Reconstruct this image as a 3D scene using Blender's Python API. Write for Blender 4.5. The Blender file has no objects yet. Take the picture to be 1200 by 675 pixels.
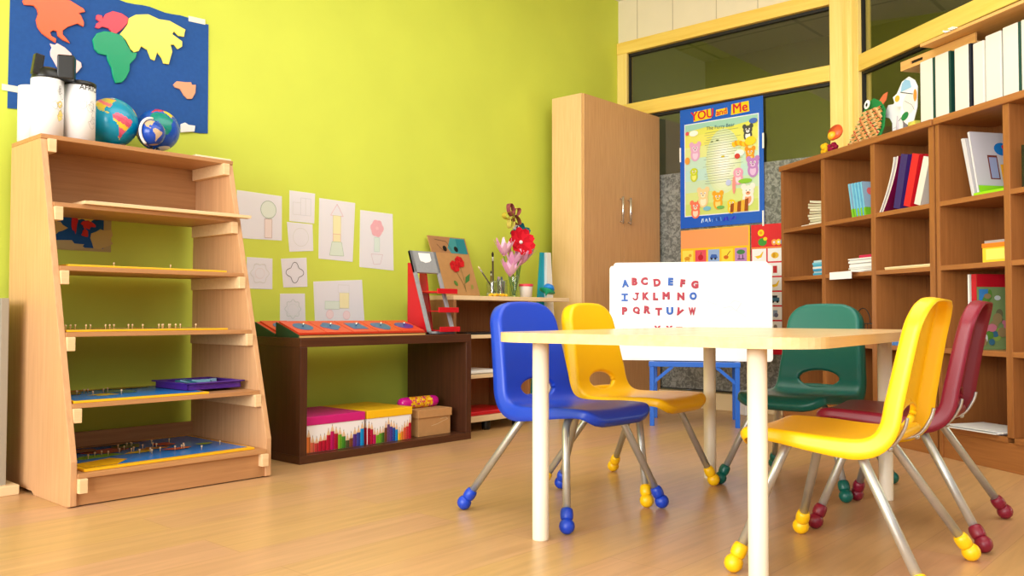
import bpy, bmesh, math, random
from mathutils import Vector, Matrix, Euler
from mathutils.bvhtree import BVHTree
random.seed(7)
SC = bpy.context.scene
SC.cycles.transparent_max_bounces = 32
COL = SC.collection
PI = math.pi
R = math.radians

# ------------------------------------------------------------------ colour
def lin(c):
    return tuple(((v/255)/12.92 if v/255 <= .04045 else ((v/255+.055)/1.055)**2.4) for v in c)

# ------------------------------------------------------------------ materials
def new_mat(name):
    m = bpy.data.materials.new(name); m.use_nodes = True
    nt = m.node_tree; b = nt.nodes['Principled BSDF']
    return m, nt, b

def plain(name, c, rough=.5, metal=0., noise=0., scale=40., bump=0., spec=.5, stretch=(1,1,1)):
    m, nt, b = new_mat(name)
    b.inputs['Roughness'].default_value = rough
    b.inputs['Metallic'].default_value = metal
    b.inputs['Specular IOR Level'].default_value = spec
    col = lin(c)
    b.inputs['Base Color'].default_value = (*col, 1)
    if noise or bump:
        tc = nt.nodes.new('ShaderNodeTexCoord'); mp = nt.nodes.new('ShaderNodeMapping')
        mp.inputs['Scale'].default_value = stretch
        n = nt.nodes.new('ShaderNodeTexNoise'); n.inputs['Scale'].default_value = scale; n.inputs['Detail'].default_value = 4
        nt.links.new(tc.outputs['Object'], mp.inputs['Vector']); nt.links.new(mp.outputs[0], n.inputs['Vector'])
        if noise:
            r = nt.nodes.new('ShaderNodeValToRGB')
            r.color_ramp.elements[0].position = .3; r.color_ramp.elements[1].position = .7
            r.color_ramp.elements[0].color = (*[max(0, v*(1-noise)) for v in col], 1)
            r.color_ramp.elements[1].color = (*[min(1, v*(1+noise)) for v in col], 1)
            nt.links.new(n.outputs['Fac'], r.inputs[0]); nt.links.new(r.outputs[0], b.inputs['Base Color'])
        if bump:
            bp = nt.nodes.new('ShaderNodeBump'); bp.inputs['Strength'].default_value = bump; bp.inputs['Distance'].default_value = .002
            nt.links.new(n.outputs['Fac'], bp.inputs['Height']); nt.links.new(bp.outputs[0], b.inputs['Normal'])
    return m

def wood(name, c1, c2, axis='z', rough=.45, scale=1.0, spec=.4):
    m, nt, b = new_mat(name)
    tc = nt.nodes.new('ShaderNodeTexCoord'); mp = nt.nodes.new('ShaderNodeMapping')
    s = {'x': (2, 45, 45), 'y': (45, 2, 45), 'z': (45, 45, 2)}[axis]
    mp.inputs['Scale'].default_value = [v*scale for v in s]
    n = nt.nodes.new('ShaderNodeTexNoise'); n.inputs['Scale'].default_value = 1.6; n.inputs['Detail'].default_value = 6; n.inputs['Roughness'].default_value = .6
    n.inputs['Distortion'].default_value = .4
    r = nt.nodes.new('ShaderNodeValToRGB')
    r.color_ramp.elements[0].position = .28; r.color_ramp.elements[1].position = .72
    r.color_ramp.elements[0].color = (*lin(c1), 1); r.color_ramp.elements[1].color = (*lin(c2), 1)
    nt.links.new(tc.outputs['Object'], mp.inputs['Vector']); nt.links.new(mp.outputs[0], n.inputs['Vector'])
    nt.links.new(n.outputs['Fac'], r.inputs[0]); nt.links.new(r.outputs[0], b.inputs['Base Color'])
    b.inputs['Roughness'].default_value = rough
    b.inputs['Specular IOR Level'].default_value = spec
    return m

def painted(name, rough=.5, spec=.4):
    m, nt, b = new_mat(name)
    a = nt.nodes.new('ShaderNodeAttribute'); a.attribute_name = 'Col'
    nt.links.new(a.outputs['Color'], b.inputs['Base Color'])
    b.inputs['Roughness'].default_value = rough; b.inputs['Specular IOR Level'].default_value = spec
    return m

def glass_mat(name, tint, refl=.08, rough=.02):
    m = bpy.data.materials.new(name); m.use_nodes = True
    nt = m.node_tree; nt.nodes.clear()
    o = nt.nodes.new('ShaderNodeOutputMaterial'); mx = nt.nodes.new('ShaderNodeMixShader')
    t = nt.nodes.new('ShaderNodeBsdfTransparent'); g = nt.nodes.new('ShaderNodeBsdfGlossy')
    t.inputs[0].default_value = (*lin(tint), 1); g.inputs['Roughness'].default_value = rough
    mx.inputs[0].default_value = refl
    nt.links.new(t.outputs[0], mx.inputs[1]); nt.links.new(g.outputs[0], mx.inputs[2]); nt.links.new(mx.outputs[0], o.inputs[0])
    return m

def floor_mat():
    m, nt, b = new_mat('laminate_floor')
    tc = nt.nodes.new('ShaderNodeTexCoord')
    mp = nt.nodes.new('ShaderNodeMapping'); mp.inputs['Rotation'].default_value = (0, 0, 0)
    br = nt.nodes.new('ShaderNodeTexBrick')
    br.inputs['Scale'].default_value = 1.0; br.inputs['Brick Width'].default_value = 1.25; br.inputs['Row Height'].default_value = .19
    br.inputs['Mortar Size'].default_value = .0012; br.inputs['Mortar Smooth'].default_value = .2
    br.inputs['Color1'].default_value = (*lin((202, 158, 122)), 1); br.inputs['Color2'].default_value = (*lin((203, 164, 108)), 1)
    br.inputs['Mortar'].default_value = (*lin((182, 138, 96)), 1)
    nt.links.new(tc.outputs['Object'], mp.inputs['Vector']); nt.links.new(mp.outputs[0], br.inputs['Vector'])
    mp2 = nt.nodes.new('ShaderNodeMapping'); mp2.inputs['Scale'].default_value = (1.6, 22, 1)
    nt.links.new(tc.outputs['Object'], mp2.inputs['Vector'])
    n = nt.nodes.new('ShaderNodeTexNoise'); n.inputs['Scale'].default_value = 1.5; n.inputs['Detail'].default_value = 7; n.inputs['Distortion'].default_value = .8
    nt.links.new(mp2.outputs[0], n.inputs['Vector'])
    rp = nt.nodes.new('ShaderNodeValToRGB'); rp.color_ramp.elements[0].position = .3; rp.color_ramp.elements[1].position = .75
    rp.color_ramp.elements[0].color = (.84, .82, .79, 1); rp.color_ramp.elements[1].color = (1.06, 1.05, 1.04, 1)
    nt.links.new(n.outputs['Fac'], rp.inputs[0])
    mx = nt.nodes.new('ShaderNodeMix'); mx.data_type = 'RGBA'; mx.blend_type = 'MULTIPLY'; mx.inputs[0].default_value = 1
    nt.links.new(br.outputs['Color'], mx.inputs[6]); nt.links.new(rp.outputs[0], mx.inputs[7])
    nt.links.new(mx.outputs[2], b.inputs['Base Color'])
    b.inputs['Roughness'].default_value = .3; b.inputs['Specular IOR Level'].default_value = .45
    return m

def tile_mat():
    m, nt, b = new_mat('ceiling_tiles')
    tc = nt.nodes.new('ShaderNodeTexCoord')
    br = nt.nodes.new('ShaderNodeTexBrick'); br.offset = 0
    br.inputs['Scale'].default_value = 1; br.inputs['Brick Width'].default_value = .9; br.inputs['Row Height'].default_value = .9; br.inputs['Mortar Size'].default_value = .016
    br.inputs['Color1'].default_value = (*lin((150, 148, 128)), 1); br.inputs['Color2'].default_value = (*lin((144, 142, 122)), 1); br.inputs['Mortar'].default_value = (*lin((85, 84, 66)), 1)
    nt.links.new(tc.outputs['Object'], br.inputs['Vector']); nt.links.new(br.outputs['Color'], b.inputs['Base Color'])
    return m

def film_mat():
    m, nt, b = new_mat('mottled_film')
    tc = nt.nodes.new('ShaderNodeTexCoord')
    n = nt.nodes.new('ShaderNodeTexNoise'); n.inputs['Scale'].default_value = 38; n.inputs['Detail'].default_value = 3; n.inputs['Distortion'].default_value = 1.2
    r = nt.nodes.new('ShaderNodeValToRGB'); r.color_ramp.elements[0].position = .40; r.color_ramp.elements[1].position = .62
    r.color_ramp.elements[0].color = (*lin((96, 98, 92)), 1); r.color_ramp.elements[1].color = (*lin((150, 152, 144)), 1)
    nt.links.new(tc.outputs['Object'], n.inputs['Vector']); nt.links.new(n.outputs['Fac'], r.inputs[0]); nt.links.new(r.outputs[0], b.inputs['Base Color'])
    b.inputs['Roughness'].default_value = .35
    return m

M = dict(
    green_wall=plain('lime_wall_paint', (210, 224, 82), .7, noise=.03, scale=3, bump=.15),
    floor=floor_mat(), tiles=tile_mat(), film=film_mat(),
    white_ceiling=plain('ceiling_white', (232, 230, 220), .8),
    beech=wood('beech_board', (196, 148, 104), (214, 168, 122), 'z'),
    beech_x=wood('beech_flat_shaded', (172, 122, 78), (192, 142, 94), 'x'),  # darker than the side panels: shade under the boards put into the colour
    beech_edge=wood('beech_edge', (224, 188, 140), (238, 206, 160), 'x'),
    wenge=wood('dark_brown_board', (62, 33, 20), (84, 47, 28), 'z', .38),
    wenge_x=wood('dark_brown_board_flat', (66, 36, 21), (90, 52, 31), 'x', .35),
    oak_door=wood('oak_door', (198, 148, 96), (216, 168, 115), 'z', .45, 1.4),
    oak_lit=wood('oak_lit', (222, 182, 126), (234, 198, 144), 'z', .45, 1.2),  # same oak as the doors, lightened: window light put into the colour
    cherry=wood('cherry_board', (144, 90, 45), (166, 107, 56), 'z', .45),
    cherry_x=wood('cherry_board_flat', (152, 96, 49), (174, 113, 60), 'x', .45),
    cherry_shade=wood('cherry_inside_shaded', (118, 70, 34), (138, 86, 43), 'z', .5),  # same cherry, darkened: shade inside the cells put into the colour
    walnut=wood('brown_unit_board', (140, 92, 52), (160, 108, 64), 'z', .5),
    cream_edge=plain('cream_edge', (236, 208, 164), .45),
    frame=wood('window_frame_wood', (240, 206, 110), (250, 224, 140), 'z', .35, .6),
    frame_x=wood('window_rail_wood', (236, 196, 86), (248, 216, 114), 'x', .35, .6),
    gasket=plain('dark_gasket', (24, 22, 18), .6),
    panel=plain('beige_panel', (232, 220, 192), .6, noise=.02, scale=6),
    seam=plain('panel_seam', (176, 164, 138), .7),
    baseboard=plain('beige_baseboard', (222, 196, 148), .5),
    glass=glass_mat('window_glass', (232, 234, 220), .10),
    jarglass=glass_mat('jar_glass', (246, 250, 246), .10),
    olive=plain('corridor_olive', (122, 120, 76), .8), greywall=plain('corridor_grey', (160, 164, 150), .8),
    table_top=wood('birch_table_top', (232, 194, 138), (244, 212, 162), 'x', .22, .6, .5),
    table_edge=wood('birch_table_edge', (232, 196, 138), (243, 214, 160), 'x', .35, .6),
    cream_metal=plain('cream_painted_metal', (244, 234, 212), .35),
    steel=plain('brushed_steel', (188, 188, 184), .34, .65, noise=.06, scale=30),
    chrome=plain('chrome_handle', (225, 225, 220), .2, .9),
    blue_p=plain('blue_plastic', (20, 66, 196), .36, bump=.12, scale=900),
    yellow_p=plain('yellow_plastic', (252, 198, 14), .36, bump=.12, scale=900),
    green_p=plain('green_plastic', (0, 94, 82), .36, bump=.12, scale=900),
    red_p=plain('maroon_plastic', (128, 18, 44), .36, bump=.12, scale=900),
    blue_metal=plain('blue_painted_steel', (22, 98, 204), .35),
    whiteboard=plain('whiteboard_enamel', (250, 250, 252), .18), white=plain('white_plastic', (244, 244, 242), .4),
    paper=painted('printed_paper', .6, .25), gloss=painted('printed_gloss', .22, .5), matte=painted('painted_matte', .75, .2), plastic=painted('painted_plastic', .35, .5),
    felt=plain('blue_felt', (34, 84, 158), .95, noise=.06, scale=60, bump=.3),
    black=plain('black_plastic', (18, 19, 21), .3), red_letter=plain('red_magnet', (178, 24, 54), .4), blue_letter=plain('blue_magnet', (6, 92, 190), .4),
    card=plain('brown_cardboard', (186, 138, 86), .8, noise=.05, scale=30),
    pink=plain('magenta_card', (204, 22, 120), .5), yellow_card=plain('yellow_card', (245, 190, 10), .5), white_card=plain('white_card', (244, 242, 244), .5),
    binder_white=plain('binder_white', (222, 218, 208), .6), binder_green=plain('binder_dark_green', (10, 64, 52), .6, noise=.6, scale=500), binder_black=plain('binder_dark_navy', (14, 22, 40), .6, noise=.5, scale=500),
    ply=wood('plywood', (206, 152, 84), (224, 174, 106), 'x', .5), ply_light=wood('pale_plywood', (226, 190, 140), (238, 208, 162), 'x', .5),
    red=plain('red_gloss', (206, 20, 34), .3), orange=plain('orange_face', (232, 92, 42), .4), dgreen=plain('dark_green', (24, 66, 40), .5), grey=plain('grey_paint', (150, 154, 160), .4, noise=.05, scale=80), grey_light=plain('pale_grey_edge', (158, 152, 138), .4),
    inset_red=plain('inset_red', (214, 72, 42), .38), inset_blue=plain('inset_blue', (38, 98, 156), .3), inset_violet=plain('inset_violet', (58, 60, 158), .3),
    purple=plain('purple_plastic', (74, 32, 140), .3), teal=plain('teal_glossy', (0, 168, 196), .4),
    ivory=plain('ivory_board', (236, 222, 186), .5), wire=plain('black_wire', (24, 20, 18), .4), green_craft=plain('green_craft', (20, 128, 62), .6),
)

# ------------------------------------------------------------------ mesh builder
_txt_cache = {}
def text_shape(s, bold=.0, extrude=0., bevel=0.):
    key = (s, bold, extrude, bevel)
    if key in _txt_cache: return _txt_cache[key]
    cu = bpy.data.curves.new('txt', 'FONT'); cu.body = s; cu.size = 1; cu.align_x = 'CENTER'; cu.align_y = 'CENTER'
    cu.offset = bold; cu.extrude = extrude; cu.bevel_depth = bevel; cu.resolution_u = 3; cu.fill_mode = 'FRONT' if not extrude else 'BOTH'
    o = bpy.data.objects.new('txt', cu); me = o.to_mesh()
    vs = [tuple(v.co) for v in me.vertices]; fs = [tuple(p.vertices) for p in me.polygons]
    o.to_mesh_clear(); bpy.data.objects.remove(o); bpy.data.curves.remove(cu)
    _txt_cache[key] = (vs, fs); return vs, fs

class MB:
    def __init__(s, c=(200, 200, 200)):
        s.v = []; s.f = []; s.c = []; s.mi = []; s.sm = []; s.col = c; s.m = 0; s.T = Matrix.Identity(4); s.smooth = False
    def add(s, vs, fs, c=None):
        o = len(s.v); T = s.T
        s.v += [tuple(T @ Vector(v)) for v in vs]
        for f in fs:
            s.f.append(tuple(i+o for i in f)); s.c.append(c or s.col); s.mi.append(s.m); s.sm.append(s.smooth)
        return s
    def box(s, x0, x1, y0, y1, z0, z1, c=None):
        if x0 > x1: x0, x1 = x1, x0
        if y0 > y1: y0, y1 = y1, y0
        if z0 > z1: z0, z1 = z1, z0
        vs = [(x, y, z) for z in (z0, z1) for y in (y0, y1) for x in (x0, x1)]
        return s.add(vs, [(0, 2, 3, 1), (4, 5, 7, 6), (0, 1, 5, 4), (2, 6, 7, 3), (0, 4, 6, 2), (1, 3, 7, 5)], c)
    def prism(s, pts, a0, a1, axis='y', c=None):
        """pts (u,w): axis 'y' -> (x,z) extruded in y; 'x' -> (y,z) in x; 'z' -> (x,y) in z."""
        def mk(u, w, a): return {'y': (u, a, w), 'x': (a, u, w), 'z': (u, w, a)}[axis]
        n = len(pts)
        vs = [mk(u, w, a0) for u, w in pts] + [mk(u, w, a1) for u, w in pts]
        fs = [tuple(range(n)), tuple(range(2*n-1, n-1, -1))] + [(i, i+n, (i+1) % n+n, (i+1) % n) for i in range(n)]
        return s.add(vs, fs, c)
    def tube(s, pts, r, seg=12, caps=True, c=None):
        P = [Vector(p) for p in pts]; n = len(P); rs = r if isinstance(r, (list, tuple)) else [r]*n
        ts = [((P[min(i+1, n-1)]-P[max(i-1, 0)])).normalized() for i in range(n)]
        up = Vector((0, 0, 1)) if abs(ts[0].z) < .9 else Vector((1, 0, 0))
        a = ts[0].cross(up).normalized(); vs = []
        for i in range(n):
            a = (a-ts[i]*a.dot(ts[i])).normalized(); b = ts[i].cross(a)
            for k in range(seg):
                t = 2*PI*k/seg; vs.append(tuple(P[i]+(a*math.cos(t)+b*math.sin(t))*rs[i]))
        fs = [(i*seg+k, i*seg+(k+1) % seg, (i+1)*seg+(k+1) % seg, (i+1)*seg+k) for i in range(n-1) for k in range(seg)]
        if caps: fs += [tuple(range(seg-1, -1, -1)), tuple(range((n-1)*seg, n*seg))]
        old = s.smooth; s.smooth = True; s.add(vs, fs, c); s.smooth = old; return s
    def lathe(s, prof, seg=24, c=None, cfun=None):
        """prof: (r,z) bottom to top around local z"""
        vs = []; fs = []
        for r, z in prof:
            for k in range(seg): t = 2*PI*k/seg; vs.append((r*math.cos(t), r*math.sin(t), z))
        for i in range(len(prof)-1):
            for k in range(seg): fs.append((i*seg+k, i*seg+(k+1) % seg, (i+1)*seg+(k+1) % seg, (i+1)*seg+k))
        if prof[0][0] > 1e-5: fs.append(tuple(range(seg-1, -1, -1)))
        if prof[-1][0] > 1e-5: fs.append(tuple(range((len(prof)-1)*seg, len(prof)*seg)))
        old = s.smooth; s.smooth = True; s.add(vs, fs, c); s.smooth = old; return s
    def ball(s, p, r, seg=14, sz=1, c=None):
        T = s.T; s.T = T @ Matrix.Translation(p)
        s.lathe([(max(r*math.sin(PI*i/8), 1e-6), -r*sz*math.cos(PI*i/8)) for i in range(9)], seg, c); s.T = T; return s
    # flat drawing in the xz plane facing -y ; layer steps towards -y
    def poly(s, pts, c, layer=1, step=.0005):
        y = -layer*step-len(s.v)*8e-7; n = len(pts)
        a = sum(pts[i][0]*pts[(i+1) % n][1]-pts[(i+1) % n][0]*pts[i][1] for i in range(n))
        if a < 0: pts = pts[::-1]
        return s.add([(x, y, z) for x, z in pts], [tuple(range(n))], c)
    def rect(s, x0, x1, z0, z1, c, layer=1): return s.poly([(x0, z0), (x1, z0), (x1, z1), (x0, z1)], c, layer)
    def ell(s, x, z, rx, rz, c, layer=1, rot=0, n=16):
        cr, sr = math.cos(rot), math.sin(rot)
        return s.poly([(x+rx*math.cos(t)*cr-rz*math.sin(t)*sr, z+rx*math.cos(t)*sr+rz*math.sin(t)*cr) for t in [2*PI*k/n for k in range(n)]], c, layer)
    def line(s, p, q, w, c, layer=2):
        d = Vector((q[0]-p[0], q[1]-p[1])); 
        if d.length < 1e-6: return s
        d.normalize(); nx, nz = -d.y*w/2, d.x*w/2
        return s.poly([(p[0]+nx, p[1]+nz), (q[0]+nx, q[1]+nz), (q[0]-nx, q[1]-nz), (p[0]-nx, p[1]-nz)], c, layer)
    def pline(s, pts, w, c, layer=2, close=False):
        for a, b in zip(pts, pts[1:]+(pts[:1] if close else [])): s.line(a, b, w, c, layer)
        return s
    def text(s, t, x, z, size, c, layer=3, bold=.0, rot=0, step=.0005):
        vs, fs = text_shape(t); cr, sr = math.cos(rot), math.sin(rot)
        for da, db in ([(0, 0)] if not bold else [(bold*math.cos(k*PI/3), bold*math.sin(k*PI/3)) for k in range(6)]):
            y = -layer*step-len(s.v)*8e-7; s.add([(x+size*((a+da)*cr-(b+db)*sr), y, z+size*((a+da)*sr+(b+db)*cr)) for a, b, _ in vs], fs, c)
        return s
    def build(s, name, mats, parent=None, bevel=0., seg=2, weld=False):
        me = bpy.data.meshes.new(name); me.from_pydata(s.v, [], s.f)
        if not isinstance(mats, (list, tuple)): mats = [mats]
        for m in mats: me.materials.append(m)
        ca = me.color_attributes.new('Col', 'FLOAT_COLOR', 'CORNER')
        buf = []
        for p in me.polygons:
            p.material_index = s.mi[p.index]; p.use_smooth = s.sm[p.index]
            c = lin(s.c[p.index]); buf += [c[0], c[1], c[2], 1.]*p.loop_total
        ca.data.foreach_set('color', buf)
        me.update()
        o = bpy.data.objects.new(name, me); COL.objects.link(o)
        if parent: o.parent = parent
        if bevel:
            b = o.modifiers.new('bevel', 'BEVEL'); b.width = bevel; b.segments = seg; b.limit_method = 'ANGLE'; b.angle_limit = R(40)
        return o

def tag(o, label=None, cat=None, group=None, kind=None):
    if label: o['label'] = label
    if cat: o['category'] = cat
    if group: o['group'] = group
    if kind: o['kind'] = kind
    return o
def thing(name, label, cat, loc=(0, 0, 0), rz=0, group=None, rx=0, ry=0):
    o = bpy.data.objects.new(name, None); COL.objects.link(o); o.empty_display_size = .05
    o.location = loc; o.rotation_euler = (rx, ry, rz)
    return tag(o, label, cat, group)
def place(o, loc, rz=0, rx=0, ry=0):
    o.location = loc; o.rotation_euler = (rx, ry, rz); return o
def struct(o): o['kind'] = 'structure'; return o
def single(mb, name, mat, label, cat, loc=(0, 0, 0), rz=0, group=None, bevel=0, rx=0, ry=0):
    return tag(place(mb.build(name, mat, None, bevel), loc, rz, rx, ry), label, cat, group)
def BX(x0, x1, y0, y1, z0, z1, name, mat, parent, bevel=.0015):
    return MB().box(x0, x1, y0, y1, z0, z1).build(name, mat, parent, bevel)
def spline(pts, n=8):
    P = [Vector(p) for p in pts]; out = []
    for i in range(len(P)-1):
        a, b, c, d = P[max(i-1, 0)], P[i], P[i+1], P[min(i+2, len(P)-1)]
        for k in range(n):
            t = k/n; out.append(.5*((2*b)+(-a+c)*t+(2*a-5*b+4*c-d)*t*t+(-a+3*b-3*c+d)*t**3))
    out.append(P[-1]); return out

# ------------------------------------------------------------------ the room
WY, WX, CZ = 3.62, 5.24, 2.95         # lime wall plane y, window wall plane x, ceiling height
BS = Vector((-.5790, -.8153, 0)); BD = Vector((.8153, -.5790, 0)); BP = Vector((4.182, 1.159, 0)); BRZ = math.atan2(BS.y, BS.x)
def bw(s, d, z=0): return BP+BS*s+BD*d+Vector((0, 0, z))

struct(MB().box(-3.2, 9.2, -4.6, WY+.1, -.08, 0).build('floor', M['floor']))
struct(MB().box(-3.2, WX+.02, WY, WY+.1, 0, CZ+.05).build('wall_left', M['green_wall']))
cp = [(WX, WY), (-3.2, WY), (-3.2, -4.6), (2.2, -4.6)] + [tuple(bw(s, .42).xy) for s in (3.5, -1.22)]
struct(MB().prism(cp, CZ, CZ+.05, 'z').build('ceiling', M['white_ceiling']))
struct(MB().box(-3.2, WX, WY-.012, WY, 0, .07).build('baseboard_left', M['baseboard'], None, .003))

# window wall at the back : local x runs from the lime corner to the post
wb = bpy.data.objects.new('window_1', None); COL.objects.link(wb); struct(wb)
wb.location = (WX, WY, 0); wb.rotation_euler = (0, 0, -PI/2)
def part(mb, name, mat, parent, bevel=0): return mb.build(name, mat, parent, bevel)
L1 = 1.665
BX(0, L1-.085, -.035, .05, 2.543, 2.63, 'window_rail', M['frame_x'], wb, .004)
BX(0, L1-.085, -.035, .05, 2.07, 2.168, 'window_rail', M['frame_x'], wb, .004)
BX(0, .085, -.03, .05, .10, 2.62, 'window_stile', M['frame'], wb, .004)
BX(L1-.085, L1, -.035, .05, .10, CZ, 'window_stile', M['frame'], wb, .004)
g = MB()
for z0, z1 in ((2.168, 2.543), (.12, 2.07)):
    for b in ((.085, L1-.085, z0, z0+.006), (.085, L1-.085, z1-.02, z1), (.085, .097, z0, z1), (L1-.092, L1-.085, z0, z1)): g.box(b[0], b[1], -.004, .02, b[2], b[3])
g.build('gasket', M['gasket'], wb)
BX(.085, L1-.085, .012, .016, 2.168, 2.543, 'glass_pane', M['glass'], wb, 0)
BX(.085, L1-.085, .012, .016, .12, 2.07, 'glass_pane', M['glass'], wb, 0)
BX(.085, L1-.085, .006, .0105, .12, 1.625, 'privacy_film', M['film'], wb, 0)
wu = struct(MB().box(0, L1-.085, -.012, .05, 2.63, CZ).build('wall_back', M['panel'])); place(wu, (WX, WY, 0), -PI/2)
tr = MB()
for x in (.165, .46, .8, 1.1, 1.4): tr.box(x, x+.004, -.0135, -.011, 2.63, CZ)
place(struct(tr.build('trim_1', M['seam'])), (WX, WY, 0), -PI/2)
place(struct(MB().box(.0, L1, -.05, .06, 0, .11).build('baseboard_back', M['baseboard'], None, .004)), (WX, WY, 0), -PI/2)
# corner post between the two window walls
place(struct(MB().prism([(L1, -.05), (L1+.04, -.065), (L1+.075, -.045), (L1+.14, .0), (L1+.12, .10), (L1, .10)], 0, CZ, 'z').build('trim_2', M['frame'], None, .004)), (WX, WY, 0), -PI/2)
# window wall behind the bookcase : local frame of the bookcase
wr = bpy.data.objects.new('window_2', None); COL.objects.link(wr); struct(wr)
wr.location = bw(0, .42); wr.rotation_euler = (0, 0, BRZ)
BX(-1.215, -1.125, -.03, .06, 0, CZ, 'window_stile', M['frame'], wr, .004)
for z0, z1 in ((2.08, 2.18), (2.68, 2.95), (0, .12)): BX(-1.125, 3.2, -.028, .05, z0, z1, 'window_rail', M['frame_x'], wr, .004)
BX(1.2, 1.28, -.03, .06, 0, CZ, 'window_stile', M['frame'], wr, .004)
g = MB()
for z0, z1 in ((2.18, 2.68), (.12, 2.08)):
    g.box(-1.125, 1.2, -.004, .02, z0, z0+.006); g.box(-1.125, 1.2, -.004, .02, z1-.018, z1); g.box(-1.125, -1.115, -.004, .02, z0, z1)
g.build('gasket', M['gasket'], wr)
BX(-1.125, 3.2, .012, .016, 2.18, 2.68, 'glass_pane', M['glass'], wr, 0)
BX(-1.125, 3.2, .012, .016, .12, 2.08, 'glass_pane', M['glass'], wr, 0)
# the room beyond the glass
struct(MB().box(WX+.06, 9.2, -4.6, 3.9, 2.86, 2.9).build('ceiling_corridor', M['tiles']))
struct(MB().box(6.75, 6.85, -4.6, 3.9, 0, 2.86).build('wall_corridor', M['olive']))
struct(MB().box(WX+.06, 7.9, 3.75, 3.85, 0, 2.86).build('wall_corridor_end', M['greywall']))

# ------------------------------------------------------------------ tall sloping shelf
TX0, TX1, TB = 1.15, 1.902, 3.56
def tyf(z): return 2.97+(3.275-2.97)*max(0, z-.13)/(1.262-.13)
t = thing('display_shelf', 'tall beech open shelf with sloping sides holding globes and peg maps', 'shelf', (TX0, TB, 0))
prof = [(2.99-TB, 0.0), (2.965-TB, .005), (2.965-TB, .15), (tyf(1.262)-TB, 1.262), (0, 1.262), (0, .012), (-.26, .012), (-.28, 0)]
W = TX1-TX0
for x0 in (0, W-.022): MB().prism(prof, x0, x0+.022, 'x').build('side_panel', M['beech'], t, .002)
levs = [.110, .336, .574, .803, 1.030]
for i, z in enumerate(levs):
    y0 = tyf(z)-.012-TB
    BX(.022, W-.022, y0, -.02, z-.016, z, 'shelf_board', M['beech_x'], t, .0015)
    for x0 in (.022, W-.022-.028):
        BX(x0, x0+.028, y0-.012, -.04, z-.064, z-.016, 'support_rail', M['beech_edge'], t, .002)
BX(.0, W-.0, tyf(1.262)-TB-.004, 0, 1.262, 1.278, 'top_board', M['beech_x'], t, .0015)
for x0 in (.022, W-.05): BX(x0, x0+.028, tyf(1.2)-TB, -.04, 1.214, 1.262, 'support_rail', M['beech_edge'], t, .002)
BX(.022, W-.022, -.02, -.004, 1.02, 1.262, 'back_panel', M['beech_x'], t, .001)
BX(.022, W-.022, -.02, -.004, .1, .17, 'back_strip', M['beech_x'], t, .001)
BX(.022, W-.022, 2.975-TB, 2.992-TB, .004, .094, 'kickboard', M['beech_x'], t, .001)
TZ = 1.278
def T_(x, y, z=0): return (x, y, z)

# canisters
def canister(x, y, r, h, label, lid, draw, z=TZ):
    o = thing('paper_canister', label, 'canister', (x, y, z), 0, 'white canisters on top of the tall shelf')
    MB((246, 246, 246)).lathe([(r, 0), (r, h)], 40).build('can_body', M['paper'], o)
    if lid:
        MB().lathe([(r+.0012, h), (r+.002, h+.004), (r+.002, h+.014), (r-.002, h+.017), (r*.6, h+.017)], 40).build('can_rim', M['black'], o)
        MB().lathe([(r+.001, -.0), (r+.001, .004)], 40).build('base_ring', M['black'], o)
    if draw:
        m = MB(); draw(m)
        m.v = [((r+.0004-v[1]*.3)*math.sin(v[0]/r), -(r+.0004-v[1]*.3)*math.cos(v[0]/r), v[2]) for v in m.v]
        m.build('drawn_map', M['paper'], o)
    return o
def scribble_map(m, cx, cz, s, fill, seed):
    rnd = random.Random(seed)
    for k in range(7):
        x, z = cx+rnd.uniform(-.5, .5)*s, cz+rnd.uniform(-.9, .9)*s
        pts = [(x+s*.3*math.cos(a)*rnd.uniform(.5, 1), z+s*.35*math.sin(a)*rnd.uniform(.5, 1)) for a in [2*PI*i/9 for i in range(9)]]
        if fill and k % 2: m.poly(pts, fill, 1)
        m.pline(pts, .0009, (150, 150, 150), 2, True)
def d1(m): scribble_map(m, .02, .11, .05, (248, 226, 130), 3); scribble_map(m, .03, .175, .02, None, 4)
def d2(m):
    scribble_map(m, .012, .10, .055, None, 5); m.text('AFRICA', .022, .198, .026, (70, 70, 70), 2, .01)
canister(1.196, 3.345, .0545, .21, 'white canister with a yellow coloured map drawing, front left on the tall shelf', False, d1)
canister(1.3115, 3.352, .0555, .208, 'white canister with black rim lettered AFRICA, beside the globes', True, d2)
canister(1.196, 3.475, .053, .205, 'plain white canister at the back corner, behind the yellow map canister', False, None)
gx = thing('black_gadget', 'black plastic gadget with two upright blocks on the yellow map canister', 'gadget', (1.196, 3.345, TZ+.211))
MB().lathe([(.052, 0), (.053, .006), (.048, .03), (.034, .042), (.0001, .044)], 28).build('domed_cap', M['black'], gx)
m = MB(); m.T = Matrix.Rotation(R(8), 4, 'Y'); m.box(-.062, -.03, -.03, .0, .002, .078).build('upright_block', M['black'], gx, .004)
m = MB(); m.T = Matrix.Rotation(R(-30), 4, 'Z'); m.box(.035, .092, -.035, .015, .002, .092).build('upright_block', M['black'], gx, .006)
MB().box(-.014, .008, -.046, -.038, .022, .03).build('switch', M['grey'], gx, .001)

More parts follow.
